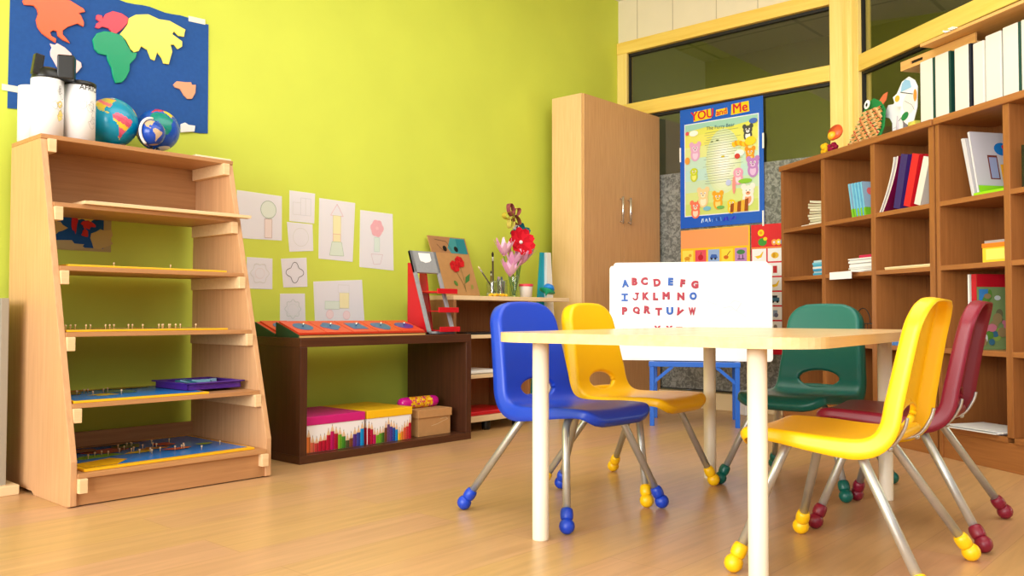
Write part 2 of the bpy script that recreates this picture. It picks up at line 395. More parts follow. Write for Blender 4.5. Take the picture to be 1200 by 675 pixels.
# globes with a map painted per face
LAND = dict(
    na=[(-165, 62), (-150, 70), (-120, 70), (-95, 72), (-80, 70), (-62, 58), (-55, 50), (-68, 44), (-75, 36), (-81, 27), (-90, 30), (-97, 26), (-97, 20), (-88, 16), (-80, 8), (-95, 15), (-106, 22), (-115, 31), (-124, 42), (-132, 56), (-150, 60)],
    sa=[(-80, 8), (-70, 12), (-60, 8), (-50, 0), (-36, -6), (-39, -16), (-48, -26), (-58, -36), (-66, -46), (-70, -54), (-74, -46), (-71, -30), (-71, -18), (-80, -5)],
    af=[(-16, 20), (-8, 34), (10, 37), (22, 32), (33, 30), (43, 12), (51, 11), (40, -5), (38, -18), (32, -28), (20, -35), (14, -20), (9, -2), (6, 5), (-8, 5), (-16, 13)],
    eu=[(-9, 38), (-8, 43), (0, 49), (8, 57), (12, 66), (28, 71), (45, 67), (60, 68), (58, 52), (48, 44), (30, 42), (20, 38), (8, 43)],
    asia=[(60, 68), (80, 73), (110, 75), (140, 72), (178, 67), (162, 58), (142, 52), (130, 42), (122, 34), (120, 24), (108, 18), (104, 6), (98, 14), (90, 22), (80, 10), (74, 18), (66, 25), (56, 24), (46, 14), (36, 32), (30, 40), (48, 44), (58, 52)],
    au=[(114, -22), (122, -17), (130, -12), (137, -15), (143, -11), (153, -26), (149, -38), (136, -34), (116, -35)],
    gr=[(-55, 60), (-22, 70), (-20, 80), (-60, 82), (-70, 77)],
    an=[(-180, -70), (180, -70), (180, -90), (-180, -90)])
def inpoly(x, y, P):
    c = False; j = len(P)-1
    for i in range(len(P)):
        if (P[i][1] > y) != (P[j][1] > y) and x < (P[j][0]-P[i][0])*(y-P[i][1])/(P[j][1]-P[i][1])+P[i][0]: c = not c
        j = i
    return c
def globe_ball(r, sea, cols, lon0, tilt, roll, parent, z, patches=None):
    m = MB(); m.smooth = True; nu, nv = 120, 60
    vs = [(r*math.cos(lat)*math.cos(lo), r*math.cos(lat)*math.sin(lo), r*math.sin(lat)) for lat in [-PI/2+PI*i/nv for i in range(nv+1)] for lo in [2*PI*k/nu for k in range(nu)]]
    m.T = Matrix.Translation((0, 0, z)) @ Matrix.Rotation(tilt, 4, 'X') @ Matrix.Rotation(roll, 4, 'Y') @ Matrix.Rotation(lon0, 4, 'Z')
    base = len(m.v); m.v = [tuple(m.T @ Vector(v)) for v in vs]
    rnd = random.Random(2)
    for i in range(nv):
        for k in range(nu):
            lat = -90+180*(i+.5)/nv; lon = -180+360*(k+.5)/nu; c = sea
            for q, P in LAND.items():
                if q in cols and inpoly(lon, lat, P):
                    cc = cols[q]; c = cc[int((lat+lon*.7+200)//13) % len(cc)] if isinstance(cc, list) else cc
            m.f.append((i*nu+k, i*nu+(k+1) % nu, (i+1)*nu+(k+1) % nu, (i+1)*nu+k)); m.c.append(c); m.mi.append(0); m.sm.append(True)
    return m.build('globe_ball', M['gloss'], parent)
# large teal globe : South America faces the room
POL = dict(na=[(226, 196, 60), (232, 120, 130), (200, 190, 90)], sa=[(226, 96, 128), (240, 200, 60), (214, 84, 110)], af=[(240, 200, 80), (150, 190, 90)], eu=[(220, 110, 120), (240, 200, 80)], asia=[(220, 200, 90), (150, 190, 90), (230, 130, 110)], au=[(236, 170, 90)], gr=(236, 230, 220), an=(240, 240, 240))
gA = thing('globe', 'large turquoise political globe standing next to the AFRICA canister', 'globe', (1.466, 3.43, TZ), 0, 'globes on the tall shelf')
globe_ball(.097, (0, 150, 190), POL, R(150), R(-4), R(-10), gA, .112)
MB().lathe([(.05, 0), (.05, .006), (.012, .014), (.012, .02)], 24).build('globe_base', M['black'], gA)
gB = thing('globe', 'blue globe with plain green, yellow and red continents, rear right of the shelf top', 'globe', (1.664, 3.455, TZ), 0, 'globes on the tall shelf')
globe_ball(.086, (22, 84, 196), dict(af=(0, 140, 128), eu=(205, 40, 70), asia=(245, 215, 40), na=(235, 120, 60), sa=(240, 180, 190), au=(220, 160, 120), an=(245, 245, 245)), R(62), R(-14), R(-8), gB, .118)
MB().lathe([(.04, 0), (.04, .008), (.01, .014), (.01, .034)], 24).build('globe_base', M['black'], gB)
gC = thing('globe', 'small dark blue globe in a white meridian ring, in front of the bigger blue globe', 'globe', (1.583, 3.335, TZ), 0, 'globes on the tall shelf')
globe_ball(.050, (18, 72, 180), {k: (200, 170, 138) for k in LAND}, R(150), R(-2), R(-8), gC, .078)
ring = [(-.057*math.cos(a)*.98-.0, -.018*math.cos(a), .078+.057*math.sin(a)) for a in [R(-58)+i*R(150)/20*1.0 for i in range(21)]]
MB((238, 238, 238)).tube([(x, y, z) for x, y, z in ring], .0055, 8).build('meridian_ring', M['white'], gC)
for sx in (-1, 1): MB().tube([(sx*.016+.012, 0, 0.0), (sx*.012+.010, 0, .022)], [.009, .006], 10).build('stand_leg', M['black'], gC)
single(MB().box(-.075, .085, -.10, .13, 0, .012), 'board_tray', M['ivory'], 'thin cream board lying flat on the right end of the tall shelf top', 'board', (1.825, 3.40, TZ), R(0), bevel=.002)

# peg maps and trays on the lower boards of the tall shelf
def peg(m_parent, x, y, z, c=(214, 180, 140)):
    return MB(c).lathe([(.0018, 0), (.0018, .010), (.0034, .0115), (.0036, .014), (.0026, .0165), (.0001, .017)], 8).build('peg', M['plastic'], m_parent)
def board_map(label, x0, x1, y0, y1, z, edge, draw, pegs, rz=0, th=.008, name='peg_map', cat='puzzle'):
    o = thing(name, label, cat, ((x0+x1)/2, y0, z), rz)
    w = (x1-x0)/2; d = y1-y0
    MB(edge).box(-w, w, 0, d, 0, th).build('board', M['plastic'], o, .0015)
    if draw:
        m = MB(); draw(m, w, d); m.v = [(v[0], v[2], th+.0006-v[1]) for v in m.v]; m.build('printed_map', M['gloss'], o)
    for (px, py) in pegs:
        q = peg(o, 0, 0, 0); q.location = (px*w, py*d, th+.001)
    return o
def blob(m, x, z, rx, rz, c, seed, layer=2, n=14):
    rnd = random.Random(seed); ph = [rnd.uniform(.6, 1.15) for _ in range(n)]
    m.poly([(x+rx*ph[k]*math.cos(2*PI*k/n), z+rz*ph[k]*math.sin(2*PI*k/n)) for k in range(n)], c, layer)
def draw_world(m, w, d):
    m.rect(-w*.95, w*.95, d*.05, d*.95, (10, 120, 210), 0)
    m.poly([(-w*.95, d*.05), (-w*.62, d*.05), (-w*.4, d*.2), (-w*.5, d*.33), (-w*.95, d*.25)], (240, 176, 20), 1)
    for k, (x, z, rx, rz, c) in enumerate([(-.55, .45, .3, .09, (120, 190, 50)), (-.3, .66, .3, .14, (190, 50, 60)), (-.1, .42, .22, .06, (236, 200, 40)), (.02, .75, .2, .12, (70, 140, 60)), (.15, .5, .2, .07, (190, 120, 50)), (-.6, .75, .3, .12, (150, 80, 60)), (.3, .34, .2, .05, (230, 80, 60)), (.35, .62, .14, .1, (200, 60, 50)), (.7, .4, .12, .05, (140, 190, 60)), (-.15, .88, .5, .06, (130, 90, 70))]):
        blob(m, x*w, z*d, rx*w, rz*d, c, k+11, 1+k)
rp = random.Random(5)
pegsA = [(-.7+.1*k+rp.uniform(-.04, .04), .34+.03*k % .3+rp.uniform(-.06, .1)) for k in range(7)] + [(rp.uniform(-.15, .5), rp.uniform(.25, .75)) for _ in range(18)] + [(.47, .18), (.82, .3)]
board_map('peg puzzle map with yellow rim on the bottom board of the tall shelf', 1.20, 1.845, 2.985, 3.50, .1105, (244, 182, 20), draw_world, pegsA, R(1))
def draw_sea(m, w, d):
    m.rect(-w*.96, w*.96, d*.04, d*.96, (20, 130, 216), 0)
    for k, (x, z, rx, rz, c) in enumerate([(-.3, .4, .25, .12, (236, 200, 50)), (.1, .6, .3, .2, (70, 140, 150)), (-.65, .7, .25, .18, (150, 110, 70)), (.3, .85, .5, .1, (150, 80, 50)), (-.35, .85, .25, .1, (220, 120, 60))]): blob(m, x*w, z*d, rx*w, rz*d, c, k+31, 1+k)
board_map('blue peg map with yellow edge beside the purple tray on the tall shelf', 1.178, 1.665, 3.015, 3.44, .3365, (244, 182, 20), draw_sea, [(-.62, .5), (-.5, .35), (-.2, .55), (-.12, .3), (-.09, .34), (-.45, .6), (-.38, .62), (-.1, .6)])
pt = thing('play_tray', 'shallow purple plastic tray with blue and white pieces on the tall shelf', 'tray', (1.735, 3.10, .3455), R(2))
m = MB(); w, d = .115, .24
m.box(-w, w, 0, d, 0, .004)
for b in ((-w, w, 0, .008), (-w, w, d-.008, d), (-w, -w+.008, 0, d), (w-.008, w, 0, d)): m.box(b[0], b[1], b[2], b[3], 0, .026)
for b in ((-w-.012, w+.012, -.012, .004), (-w-.012, w+.012, d-.004, d+.012), (-w-.012, -w+.004, -.012, d+.012), (w-.004, w+.012, -.012, d+.012)): m.box(b[0], b[1], b[2], b[3], .024, .029)
m.build('tray_body', M['purple'], pt, .002)
m = MB((40, 120, 130)); 
for k in range(6): m.T = Matrix.Translation((-.06+.022*k, .1+.02*(k % 3), .012)) @ Matrix.Rotation(k*.8, 4, 'Z') @ Matrix.Rotation(.25, 4, 'X'); m.box(-.035, .035, -.03, .03, 0, .014, [(34, 110, 130), (120, 160, 190), (60, 80, 150)][k % 3])
m.build('picture_piece', M['plastic'], pt)
def draw_pale(m, w, d):
    m.rect(-w*.96, w*.96, d*.04, d*.96, (236, 206, 110), 0)
    for k in range(8): blob(m, (-.8+.22*k)*w, .5*d, .14*w, .2*d, [(220, 150, 70), (130, 170, 120), (200, 90, 70), (240, 220, 150)][k % 4], 50+k, 1)
board_map('yellow edged board with a row of small wooden pegs, middle board of the tall shelf', 1.178, 1.78, 3.085, 3.44, .5745, (246, 184, 24), draw_pale, [(-.94+.075*k, .16+.05*(k % 3)) for k in range(13) if k not in (5, 9)] + [(.14, .12), (.2, .15), (.27, .12), (.32, .18), (.37, .14), (.42, .12), (.64, .14), (.3, .3)], 0, .007)
board_map('flat yellow rimmed board on the fourth board from the floor of the tall shelf', 1.205, 1.81, 3.15, 3.46, .8035, (246, 190, 34), draw_pale, [(-.35, .3), (.35, .25)], R(0), .007)
o = thing('tray_board', 'thin wooden tray board sticking out past the right side of the tall shelf', 'board', (1.27, 3.185, 1.0305))
m = MB(); m.prism([(0, 0), (.655, -.022), (.655, .012), (.605, .016), (.605, .29), (0, .30)], 0, .012, 'z'); m.build('board', M['beech_edge'], o, .001)
m = MB(); m.prism([(.02, .004), (.6, -.014), (.6, .0), (.02, .02)], .012, .0135, 'z'); m.build('rim', M['ivory'], o)

# world map print on the wall seen through the tall shelf
o = thing('map_print', 'small coloured map print on the lime wall, seen through the tall shelf', 'map', (1.425, WY-.0008, 1.03))
m = MB(); m.rect(-.126, .126, -.138, .132, (190, 172, 120), 0); m.rect(-.126, .095, -.125, .13, (16, 84, 158), 1)
for k, (x, z, rx, rz, c) in enumerate([(-.1, -.05, .05, .035, (206, 176, 110)), (-.05, -.12, .08, .02, (196, 180, 130)), (.09, -.085, .05, .045, (206, 184, 120)), (-.03, .05, .03, .03, (40, 120, 70)), (.01, .045, .035, .03, (200, 40, 40)), (-.02, -.02, .014, .05, (206, 40, 46)), (.0, .0, .03, .014, (226, 190, 80)), (.03, -.03, .03, .02, (210, 50, 46)), (.035, .0, .025, .02, (226, 190, 90)), (.02, -.065, .016, .02, (200, 46, 40)), (-.07, .06, .016, .02, (180, 40, 50)), (.09, .03, .045, .05, (96, 44, 36)), (.05, .09, .03, .02, (220, 190, 110)), (-.02, .1, .07, .02, (60, 90, 150))]): blob(m, x, z, rx, rz, c, 70+k, 2+k)
m.build('print', M['paper'], o)

# ------------------------------------------------------------------ felt world map on the lime wall
fm = thing('felt_world_map', 'large blue felt world map with raised coloured continents on the lime wall', 'map', (1.56, WY-.0003, 1.7))
m = MB(); N = 24
top = [(-.405+.817*i/N, .235+.022*math.sin(i/N*2.2)+.004*math.sin(i*1.3)) for i in range(N+1)]
bot = [(.415-.82*i/N, -.245-.03*(i/N)-.004*math.sin(i*1.1)) for i in range(N+1)]
m.prism([(-.408, -.278), *[(x, z) for x, z in bot[::-1]][1:], *top[::-1]], 0, -.004, 'y').build('felt_sheet', M['felt'], fm)
CONT = dict(
    orange_continent=((236, 106, 62), [(1.194, 1.847), (1.201, 1.832), (1.236, 1.838), (1.247, 1.827), (1.251, 1.81), (1.244, 1.784), (1.25, 1.757), (1.266, 1.737), (1.293, 1.722), (1.318, 1.711), (1.32, 1.729), (1.302, 1.735), (1.297, 1.748), (1.308, 1.759), (1.322, 1.758), (1.325, 1.741), (1.346, 1.728), (1.373, 1.722), (1.362, 1.735), (1.344, 1.752), (1.344, 1.767), (1.362, 1.786), (1.399, 1.809), (1.423, 1.802), (1.425, 1.82), (1.413, 1.846), (1.405, 1.853), (1.429, 1.865), (1.422, 1.877), (1.37, 1.896), (1.323, 1.897), (1.238, 1.88)]),
    pale_pink_continent=((246, 214, 214), [(1.297, 1.704), (1.304, 1.69), (1.299, 1.674), (1.3, 1.657), (1.314, 1.635), (1.327, 1.613), (1.362, 1.578), (1.402, 1.611), (1.419, 1.637), (1.416, 1.654), (1.384, 1.667), (1.377, 1.683), (1.353, 1.701), (1.323, 1.712), (1.316, 1.703)]),
    red_continent=((222, 66, 88), [(1.472, 1.861), (1.479, 1.868), (1.496, 1.868), (1.499, 1.857), (1.511, 1.879), (1.539, 1.898), (1.576, 1.898), (1.604, 1.886), (1.601, 1.861), (1.577, 1.829), (1.552, 1.803), (1.537, 1.807), (1.522, 1.82), (1.497, 1.821), (1.483, 1.809), (1.469, 1.811), (1.474, 1.829), (1.486, 1.839), (1.472, 1.846)]),
    green_continent=((0, 158, 112), [(1.459, 1.759), (1.476, 1.789), (1.505, 1.805), (1.541, 1.81), (1.578, 1.804), (1.597, 1.777), (1.62, 1.743), (1.643, 1.746), (1.638, 1.722), (1.613, 1.69), (1.613, 1.663), (1.597, 1.626), (1.581, 1.606), (1.555, 1.598), (1.544, 1.623), (1.537, 1.658), (1.522, 1.685), (1.517, 1.706), (1.485, 1.706), (1.467, 1.72)]),
    yellow_continent=((248, 236, 104), [(1.606, 1.885), (1.636, 1.908), (1.69, 1.924), (1.737, 1.915), (1.785, 1.92), (1.859, 1.899), (1.855, 1.886), (1.852, 1.865), (1.827, 1.863), (1.806, 1.878), (1.798, 1.864), (1.844, 1.843), (1.844, 1.82), (1.824, 1.803), (1.807, 1.819), (1.791, 1.815), (1.799, 1.786), (1.792, 1.76), (1.784, 1.727), (1.76, 1.726), (1.752, 1.747), (1.731, 1.768), (1.72, 1.729), (1.704, 1.733), (1.688, 1.768), (1.661, 1.778), (1.65, 1.755), (1.631, 1.745), (1.616, 1.755), (1.597, 1.788), (1.57, 1.808), (1.585, 1.83), (1.601, 1.857)]),
    brown_continent=((226, 164, 130), [(1.805, 1.642), (1.821, 1.661), (1.863, 1.665), (1.888, 1.67), (1.892, 1.659), (1.911, 1.663), (1.909, 1.626), (1.893, 1.595), (1.872, 1.591), (1.855, 1.604), (1.838, 1.628), (1.814, 1.631)]),
    white_continent=((240, 240, 244), [(1.842, 1.474), (1.862, 1.485), (1.878, 1.477), (1.91, 1.478), (1.907, 1.451), (1.843, 1.437)]))
for i, (k, (c, P)) in enumerate(CONT.items()):
    m = MB(c); m.prism([(x-1.56, z-1.7) for x, z in P], -.0045, -.013, 'y')
    q = m.build('continent', M['gloss'], fm, .002); q['label'] = k.replace('_', ' ')
for (x, z, a) in ((1.915, 1.957, -.05), (1.17, 1.5, 0)):
    m = MB((236, 236, 222)); m.T = Matrix.Translation((x-1.56, -.0055, z-1.7)) @ Matrix.Rotation(a, 4, 'Y'); m.box(-.04, .04, 0, .0006, -.012, .012); m.build('tape', M['paper'], fm)

# ------------------------------------------------------------------ children's drawings
GR, PK, YE, LG, DG = (196, 220, 196), (240, 200, 206), (242, 234, 170), (218, 218, 218), (120, 120, 124)
def drawing(label, quad, draw, group='pencil drawings taped to the lime wall'):
    cx = sum(p[0] for p in quad)/4; cz = sum(p[1] for p in quad)/4
    m = MB((234, 234, 241)); q = [(x-cx, z-cz) for x, z in quad]
    m.prism(q, 0, -.0015, 'y'); m.T = Matrix.Translation((0, -.0018, 0))
    draw(m, abs(quad[1][0]-quad[0][0])/2, abs(quad[0][1]-quad[3][1])/2)
    return single(m, 'drawing', M['paper'], label, 'drawing', (cx, WY-.0003, cz), 0, group)
def circ(m, x, z, r, c, w=.0022, fill=None):
    if fill: m.ell(x, z, r, r, fill, 1)
    m.pline([(x+r*math.cos(2*PI*k/20), z+r*math.sin(2*PI*k/20)) for k in range(20)], w, c, 2, True)
def box2(m, x0, x1, z0, z1, c, fill=None, w=.002):
    if fill: m.rect(x0, x1, z0, z1, fill, 1)
    m.pline([(x0, z0), (x1, z0), (x1, z1), (x0, z1)], w, c, 2, True)
def flower(m, r, c, w, petals=8, amp=.12):
    m.pline([(r*(1+amp*math.cos(petals*t))*math.cos(t), r*(1+amp*math.cos(petals*t))*math.sin(t)) for t in [2*PI*k/40 for k in range(40)]], w, c, 2, True)
def dr1(m, w, h): circ(m, .045, .035, .042, (150, 180, 150), fill=(226, 236, 226)); box2(m, .025, .065, -.1, -.01, (190, 160, 150), (240, 226, 222))
def dr2(m, w, h): box2(m, -.055, -.01, -.04, .02, LG); box2(m, -.01, .05, -.04, .045, (210, 214, 222)); m.line((.02, -.04), (.02, .045), .002, LG)
def dr3(m, w, h): circ(m, 0, 0, .045, (216, 218, 214))
def dr4(m, w, h):
    m.pline([(-.04, .075), (0, .135), (.04, .075)], .002, (230, 180, 190), 2, True); box2(m, -.024, .024, -.02, .075, (220, 210, 150), (246, 240, 190)); box2(m, -.024, .024, -.06, -.02, (230, 170, 160), (244, 236, 190))
    m.poly([(-.045, -.13), (.045, -.13), (.03, -.06), (-.03, -.06)], (222, 236, 222), 1); m.pline([(-.045, -.13), (.045, -.13), (.03, -.06), (-.03, -.06)], .002, (170, 200, 170), 2, True)
def dr5(m, w, h):
    m.ell(.0, .065, .042, .045, (244, 196, 202), 1); flower(m, .0, PK, .001)
    for k in range(6): m.ell(.028*math.cos(k), .065+.028*math.sin(k), .018, .02, (238, 180, 190), 2)
    box2(m, -.018, .018, -.06, .015, (190, 220, 210), (222, 238, 232)); m.pline([(-.04, -.075), (.04, -.075), (.025, -.125), (-.02, -.13)], .002, (214, 190, 200), 2, True)
def dr6(m, w, h): flower(m, .045, (214, 216, 210), .0025, 6); circ(m, 0, 0, .025, (230, 220, 222))
def dr7(m, w, h): flower(m, .042, (96, 98, 100), .0028, 4, .22)
def dr8(m, w, h): flower(m, .042, (206, 216, 216), .003, 8); circ(m, 0, -.005, .03, (222, 230, 232))
def dr9(m, w, h):
    box2(m, 0, .06, -.03, .05, (222, 214, 170), (246, 238, 190)); box2(m, -.09, 0, -.035, .005, (190, 216, 196), (228, 240, 230)); box2(m, -.01, .06, .05, .09, LG); circ(m, -.06, -.062, .022, PK, fill=(248, 224, 228)); circ(m, .045, -.066, .022, PK, fill=(248, 224, 228))
drawing('drawing of a round green tree, partly behind the tall shelf', [(2.125, 1.214), (2.367, 1.209), (2.369, .993), (2.13, .99)], dr1)
drawing('small square drawing of faint grey boxes, topmost of the small ones', [(2.41, 1.243), (2.56, 1.242), (2.556, 1.091), (2.411, 1.092)], dr2)
drawing('small square drawing of one faint plain circle', [(2.397, 1.087), (2.546, 1.086), (2.552, .953), (2.413, .941)], dr3)
drawing('tall drawing of a tower with a triangle roof and green foot', [(2.586, 1.223), (2.812, 1.219), (2.798, .909), (2.584, .916)], dr4)
drawing('tall drawing of a pink flower in a pot, rightmost on the wall', [(2.846, 1.186), (3.068, 1.183), (3.077, .874), (2.843, .884)], dr5)
drawing('small drawing of a faint ringed rosette next to the tall shelf', [(2.18, .904), (2.318, .903), (2.319, .755), (2.182, .756)], dr6)
drawing('small drawing of a four lobed dark outline', [(2.365, .905), (2.512, .917), (2.519, .772), (2.381, .765)], dr7)
drawing('small drawing of a blue grey wavy rosette, lowest small sheet', [(2.362, .735), (2.504, .738), (2.51, .585), (2.363, .585)], dr8)
drawing('wide drawing of a block cart with pink wheels', [(2.554, .799), (2.86, .817), (2.879, .585), (2.566, .585)], dr9)

# ------------------------------------------------------------------ dark brown low shelf
LX0, LX1, LY0, LY1, LZ = 2.126, 3.157, 3.10, 3.55, .535
t = thing('low_shelf', 'low dark brown open shelf unit against the lime wall', 'shelf', (LX0, LY0, 0))
W, D = LX1-LX0, LY1-LY0
BX(0, W, 0, D, LZ-.04, LZ, 'top_board', M['wenge_x'], t, .002)
BX(0, W, 0, D, 0, .035, 'bottom_board', M['wenge_x'], t, .002)
for x0 in (0, W-.036): BX(x0, x0+.036, .0, D, .035, LZ-.04, 'side_panel', M['wenge'], t, .002)
LB = .0355
PENC = [(245, 205, 20), (236, 130, 60), (230, 110, 80), (206, 60, 60), (196, 24, 50), (190, 20, 50), (196, 20, 54), (196, 22, 100), (180, 14, 50), (120, 180, 40), (70, 140, 40), (84, 84, 50), (130, 70, 40), (90, 50, 140), (60, 70, 160), (20, 150, 220)]
PENC2 = [(170, 20, 50), (196, 22, 60), (200, 24, 100), (120, 180, 40), (110, 170, 40), (70, 110, 40), (120, 70, 40), (110, 70, 120), (80, 60, 150), (40, 80, 170), (20, 150, 220), (250, 205, 20), (240, 140, 50), (232, 100, 60), (210, 60, 60), (196, 24, 50)]
def pencil_row(m, x0, x1, cols, y, face='y', h0=.058):
    n = len(cols); w = (x1-x0)/n
    for k, c in enumerate(cols):
        h = h0+.02*math.cos(k/n*4*PI+.5)+.006*math.sin(k*2.1); a = x0+k*w+.0001; b = x0+(k+1)*w-.0001; mid = (a+b)/2
        def P(pts, cc, l):
            m.poly(pts, cc, l)
        P([(a, .001), (b, .001), (b, h), (a, h)], c, 1); P([(a+(b-a)*.55, .001), (b-.002, .001), (b-.002, h), (a+(b-a)*.55, h)], tuple(int(v*.82) for v in c), 2)
        P([(a, h), (b, h), (mid+.0018, h+.024), (mid-.0018, h+.024)], (226, 190, 150), 1); P([(mid-.0018, h+.024), (mid+.0018, h+.024), (mid, h+.034)], tuple(int(v*.6) for v in c), 1)
def pencil_box(label, x0, x1, d, lidm, cols):
    o = thing('storage_box', label, 'box', (x0, 3.142, LB), 0, 'pencil print boxes in the low shelf'); w = x1-x0
    BX(.004, w-.004, .004, d-.004, 0, .132, 'box_body', M['white_card'], o, .001)
    m = MB(); pencil_row(m, .005, w-.005, cols, 0); m.v = [(v[0], v[1]+.0036, v[2]) for v in m.v]; m.build('pencil_print', M['paper'], o)
    m = MB(); pencil_row(m, -d+.006, -.006, cols, 0); m.v = [(.0036+v[1], -v[0], v[2]) for v in m.v]; m.build('pencil_print', M['paper'], o)
    m = MB(); m.box(0, w, 0, d, .118, .155); m.build('box_lid', lidm, o, .003)
    return o
pencil_box('white box with pencil print and magenta lid in the low shelf', 2.166, 2.508, .34, M['pink'], PENC)
pencil_box('white box with pencil print and yellow lid in the low shelf', 2.519, 2.795, .34, M['yellow_card'], PENC2)
o = thing('cardboard_box', 'plain brown cardboard box with lid at the right of the low shelf', 'box', (2.84, 3.15, LB), R(-1))
BX(.006, .219, .006, .20, 0, .105, 'box_body', M['card'], o, .001); BX(0, .225, 0, .206, .09, .13, 'box_lid', M['card'], o, .002)
m = MB((226, 206, 176)); m.T = Matrix.Translation((0, .0055, 0)); m.pline([(.09, .048), (.13, .054), (.17, .066), (.2, .074), (.19, .082), (.15, .078)], .002, (214, 190, 150), 1); m.build('sticker', M['paper'], o)
# packet
m = MB(); rnd = random.Random(9)
N = 26; prof = [(.0001, 0), (.022, 0.004), (.027, .014), (.029, .03)] + [(.0295, .03+.19*k/N) for k in range(1, N)] + [(.029, .22), (.027, .236), (.022, .246), (.0001, .25)]
seg = 20
m.lathe(prof, seg)
for i, f in enumerate(m.f):
    zc = sum(m.v[j][2] for j in f)/len(f)
    m.c[i] = (206, 22, 140) if zc < .055 or zc > .2 else rnd.choice([(244, 190, 30), (236, 170, 20), (250, 210, 60), (226, 120, 40), (206, 60, 110)])
q = single(m, 'snack_packet', M['gloss'], 'shiny pink and yellow packet lying on the brown cardboard box', 'packet', (2.805, 3.25, LB+.130+.0285), 0, ry=PI/2)

# sloped stands with geometric insets
def wedge(x0, x1, y0, y1, label):
    o = thing('sloped_stand', label, 'stand', (x0, y0, LZ), 0, 'sloped stands on the low shelf'); w, d = x1-x0, y1-y0
    for a in (0, w-.006): MB().prism([(0, 0), (d, 0), (d, .066), (0, .012)], a, a+.006, 'x').build('side_panel', M['dgreen'], o, .0008)
    MB().prism([(0, .0), (.012, 0), (.012, .016), (0, .012)], .006, w-.006, 'x').build('front_lip', M['ply'], o)
    MB().prism([(.0, .008), (d, .060), (d, .066), (0, .0125)], .006, w-.006, 'x').build('sloped_face', M['inset_red'], o)
    return o
wedge(2.137, 2.877, 3.135, 3.305, 'long sloped stand with five red insets at the front of the low shelf')
wedge(2.142, 2.60, 3.318, 3.485, 'sloped stand half hidden behind the front one, left on the low shelf')
SL = math.atan2(.054, .17)
def inset(x, y, z, shape, col, label, wd=.142):
    o = thing('geometric_inset', label, 'inset', (x, y, z), 0, 'red geometric insets on the sloped stands', rx=SL)
    MB().box(-wd/2, wd/2, .006, .168, 0, .007).build('inset_frame', M['inset_red'], o, .001)
    m = MB(); m.prism([(px, pz+.086) for px, pz in shape], .0071, .0085, 'z'); q = m.build('inset_shape', M[col], o)
    MB().lathe([(.003, .0085), (.003, .014), (.0065, .018), (.0065, .022), (.0001, .025)], 12).build('knob', M['chrome'], q).location = (0, .086, 0)
def el(a, b, n=24, p=2): return [(a*math.copysign(abs(math.cos(t))**(2/p), math.cos(t)), b*math.copysign(abs(math.sin(t))**(2/p), math.sin(t))) for t in [2*PI*k/n for k in range(n)]]
circle = el(.046, .046); oval = el(.052, .042); 
quatre = [(.046*(1+.12*math.cos(4*t))*math.cos(t), .046*(1+.12*math.cos(4*t))*math.sin(t)) for t in [2*PI*k/32 for k in range(32)]]
square = [(-.042, -.042), (.042, -.042), (.042, .042), (-.042, .042)]
tri = [(.05*(1+.05*math.cos(3*t))*math.cos(t+PI/6), .05*(1+.1*math.cos(3*t))*math.sin(t+PI/6)-.004) for t in [2*PI*k/24 for k in range(24)]]
wx = [2.137+.006+.146*(k+.5) for k in range(5)]
for k, (sh, c, lb) in enumerate([(circle, 'inset_blue', 'red inset plate with blue circle, leftmost on the front stand'), (quatre, 'inset_blue', 'red inset plate with blue four lobed shape'), (square, 'inset_blue', 'red inset plate with blue square, middle of the front stand'), (tri, 'inset_blue', 'red inset plate with blue rounded triangle'), (oval, 'inset_violet', 'red inset plate with violet oval next to the red and grey rack')]):
    inset(wx[k], 3.135, LZ+.0130, sh, c, lb)
inset(2.235, 3.318, LZ+.0130, circle, 'inset_blue', 'red inset plate with blue shape on the rear stand beside the tall shelf')

# red and grey rack standing on the low shelf
o = thing('inset_rack', 'red rack with three trays and a leaning grey front on the low shelf', 'rack', (2.925, 3.165, LZ+.004))
lean = math.atan2(.15, .42); Tm = Matrix.Rotation(-lean, 4, 'X')
Lh = .45; m = MB(); m.T = Tm
m.box(0, .018, 0, .014, 0, Lh); m.box(.165, .183, 0, .014, 0, Lh); m.box(0, .183, 0, .014, Lh-.12, Lh); m.box(0, .183, 0, .014, 0, .012)
m.build('leaning_frame', M['grey'], o, .001)
m = MB((248, 248, 248)); m.T = Tm @ Matrix.Translation((0, -.0015, 0)); m.prism([(.055, Lh-.045), (.06, Lh-.058), (.075, Lh-.06), (.09, Lh-.066), (.12, Lh-.06), (.135, Lh-.05), (.135, Lh-.012), (.055, Lh-.012)], 0, .001, 'y'); m.build('paper_label', M['paper'], o)
MB().prism([(.02, 0), (.17, 0), (.17, .36), (.145, .36)], .004, .014, 'x').build('side_panel', M['red'], o, .001)
MB().prism([(.10, 0), (.20, 0), (.20, .36), (.16, .36)], .112, .122, 'x').build('side_panel', M['red'], o, .001)
for z, y0 in ((.012, -.02), (.11, -.01), (.205, .0)):
    q = MB(); q.box(.05, .19, y0, .16, z, z+.005); q.box(.05, .19, y0-.006, y0, z-.004, z+.022); q.build('tray', M['red'], o, .001)
q = MB(); q.box(.065, .175, .05, .18, .212, .216).build('orange_plate', M['orange'], o)

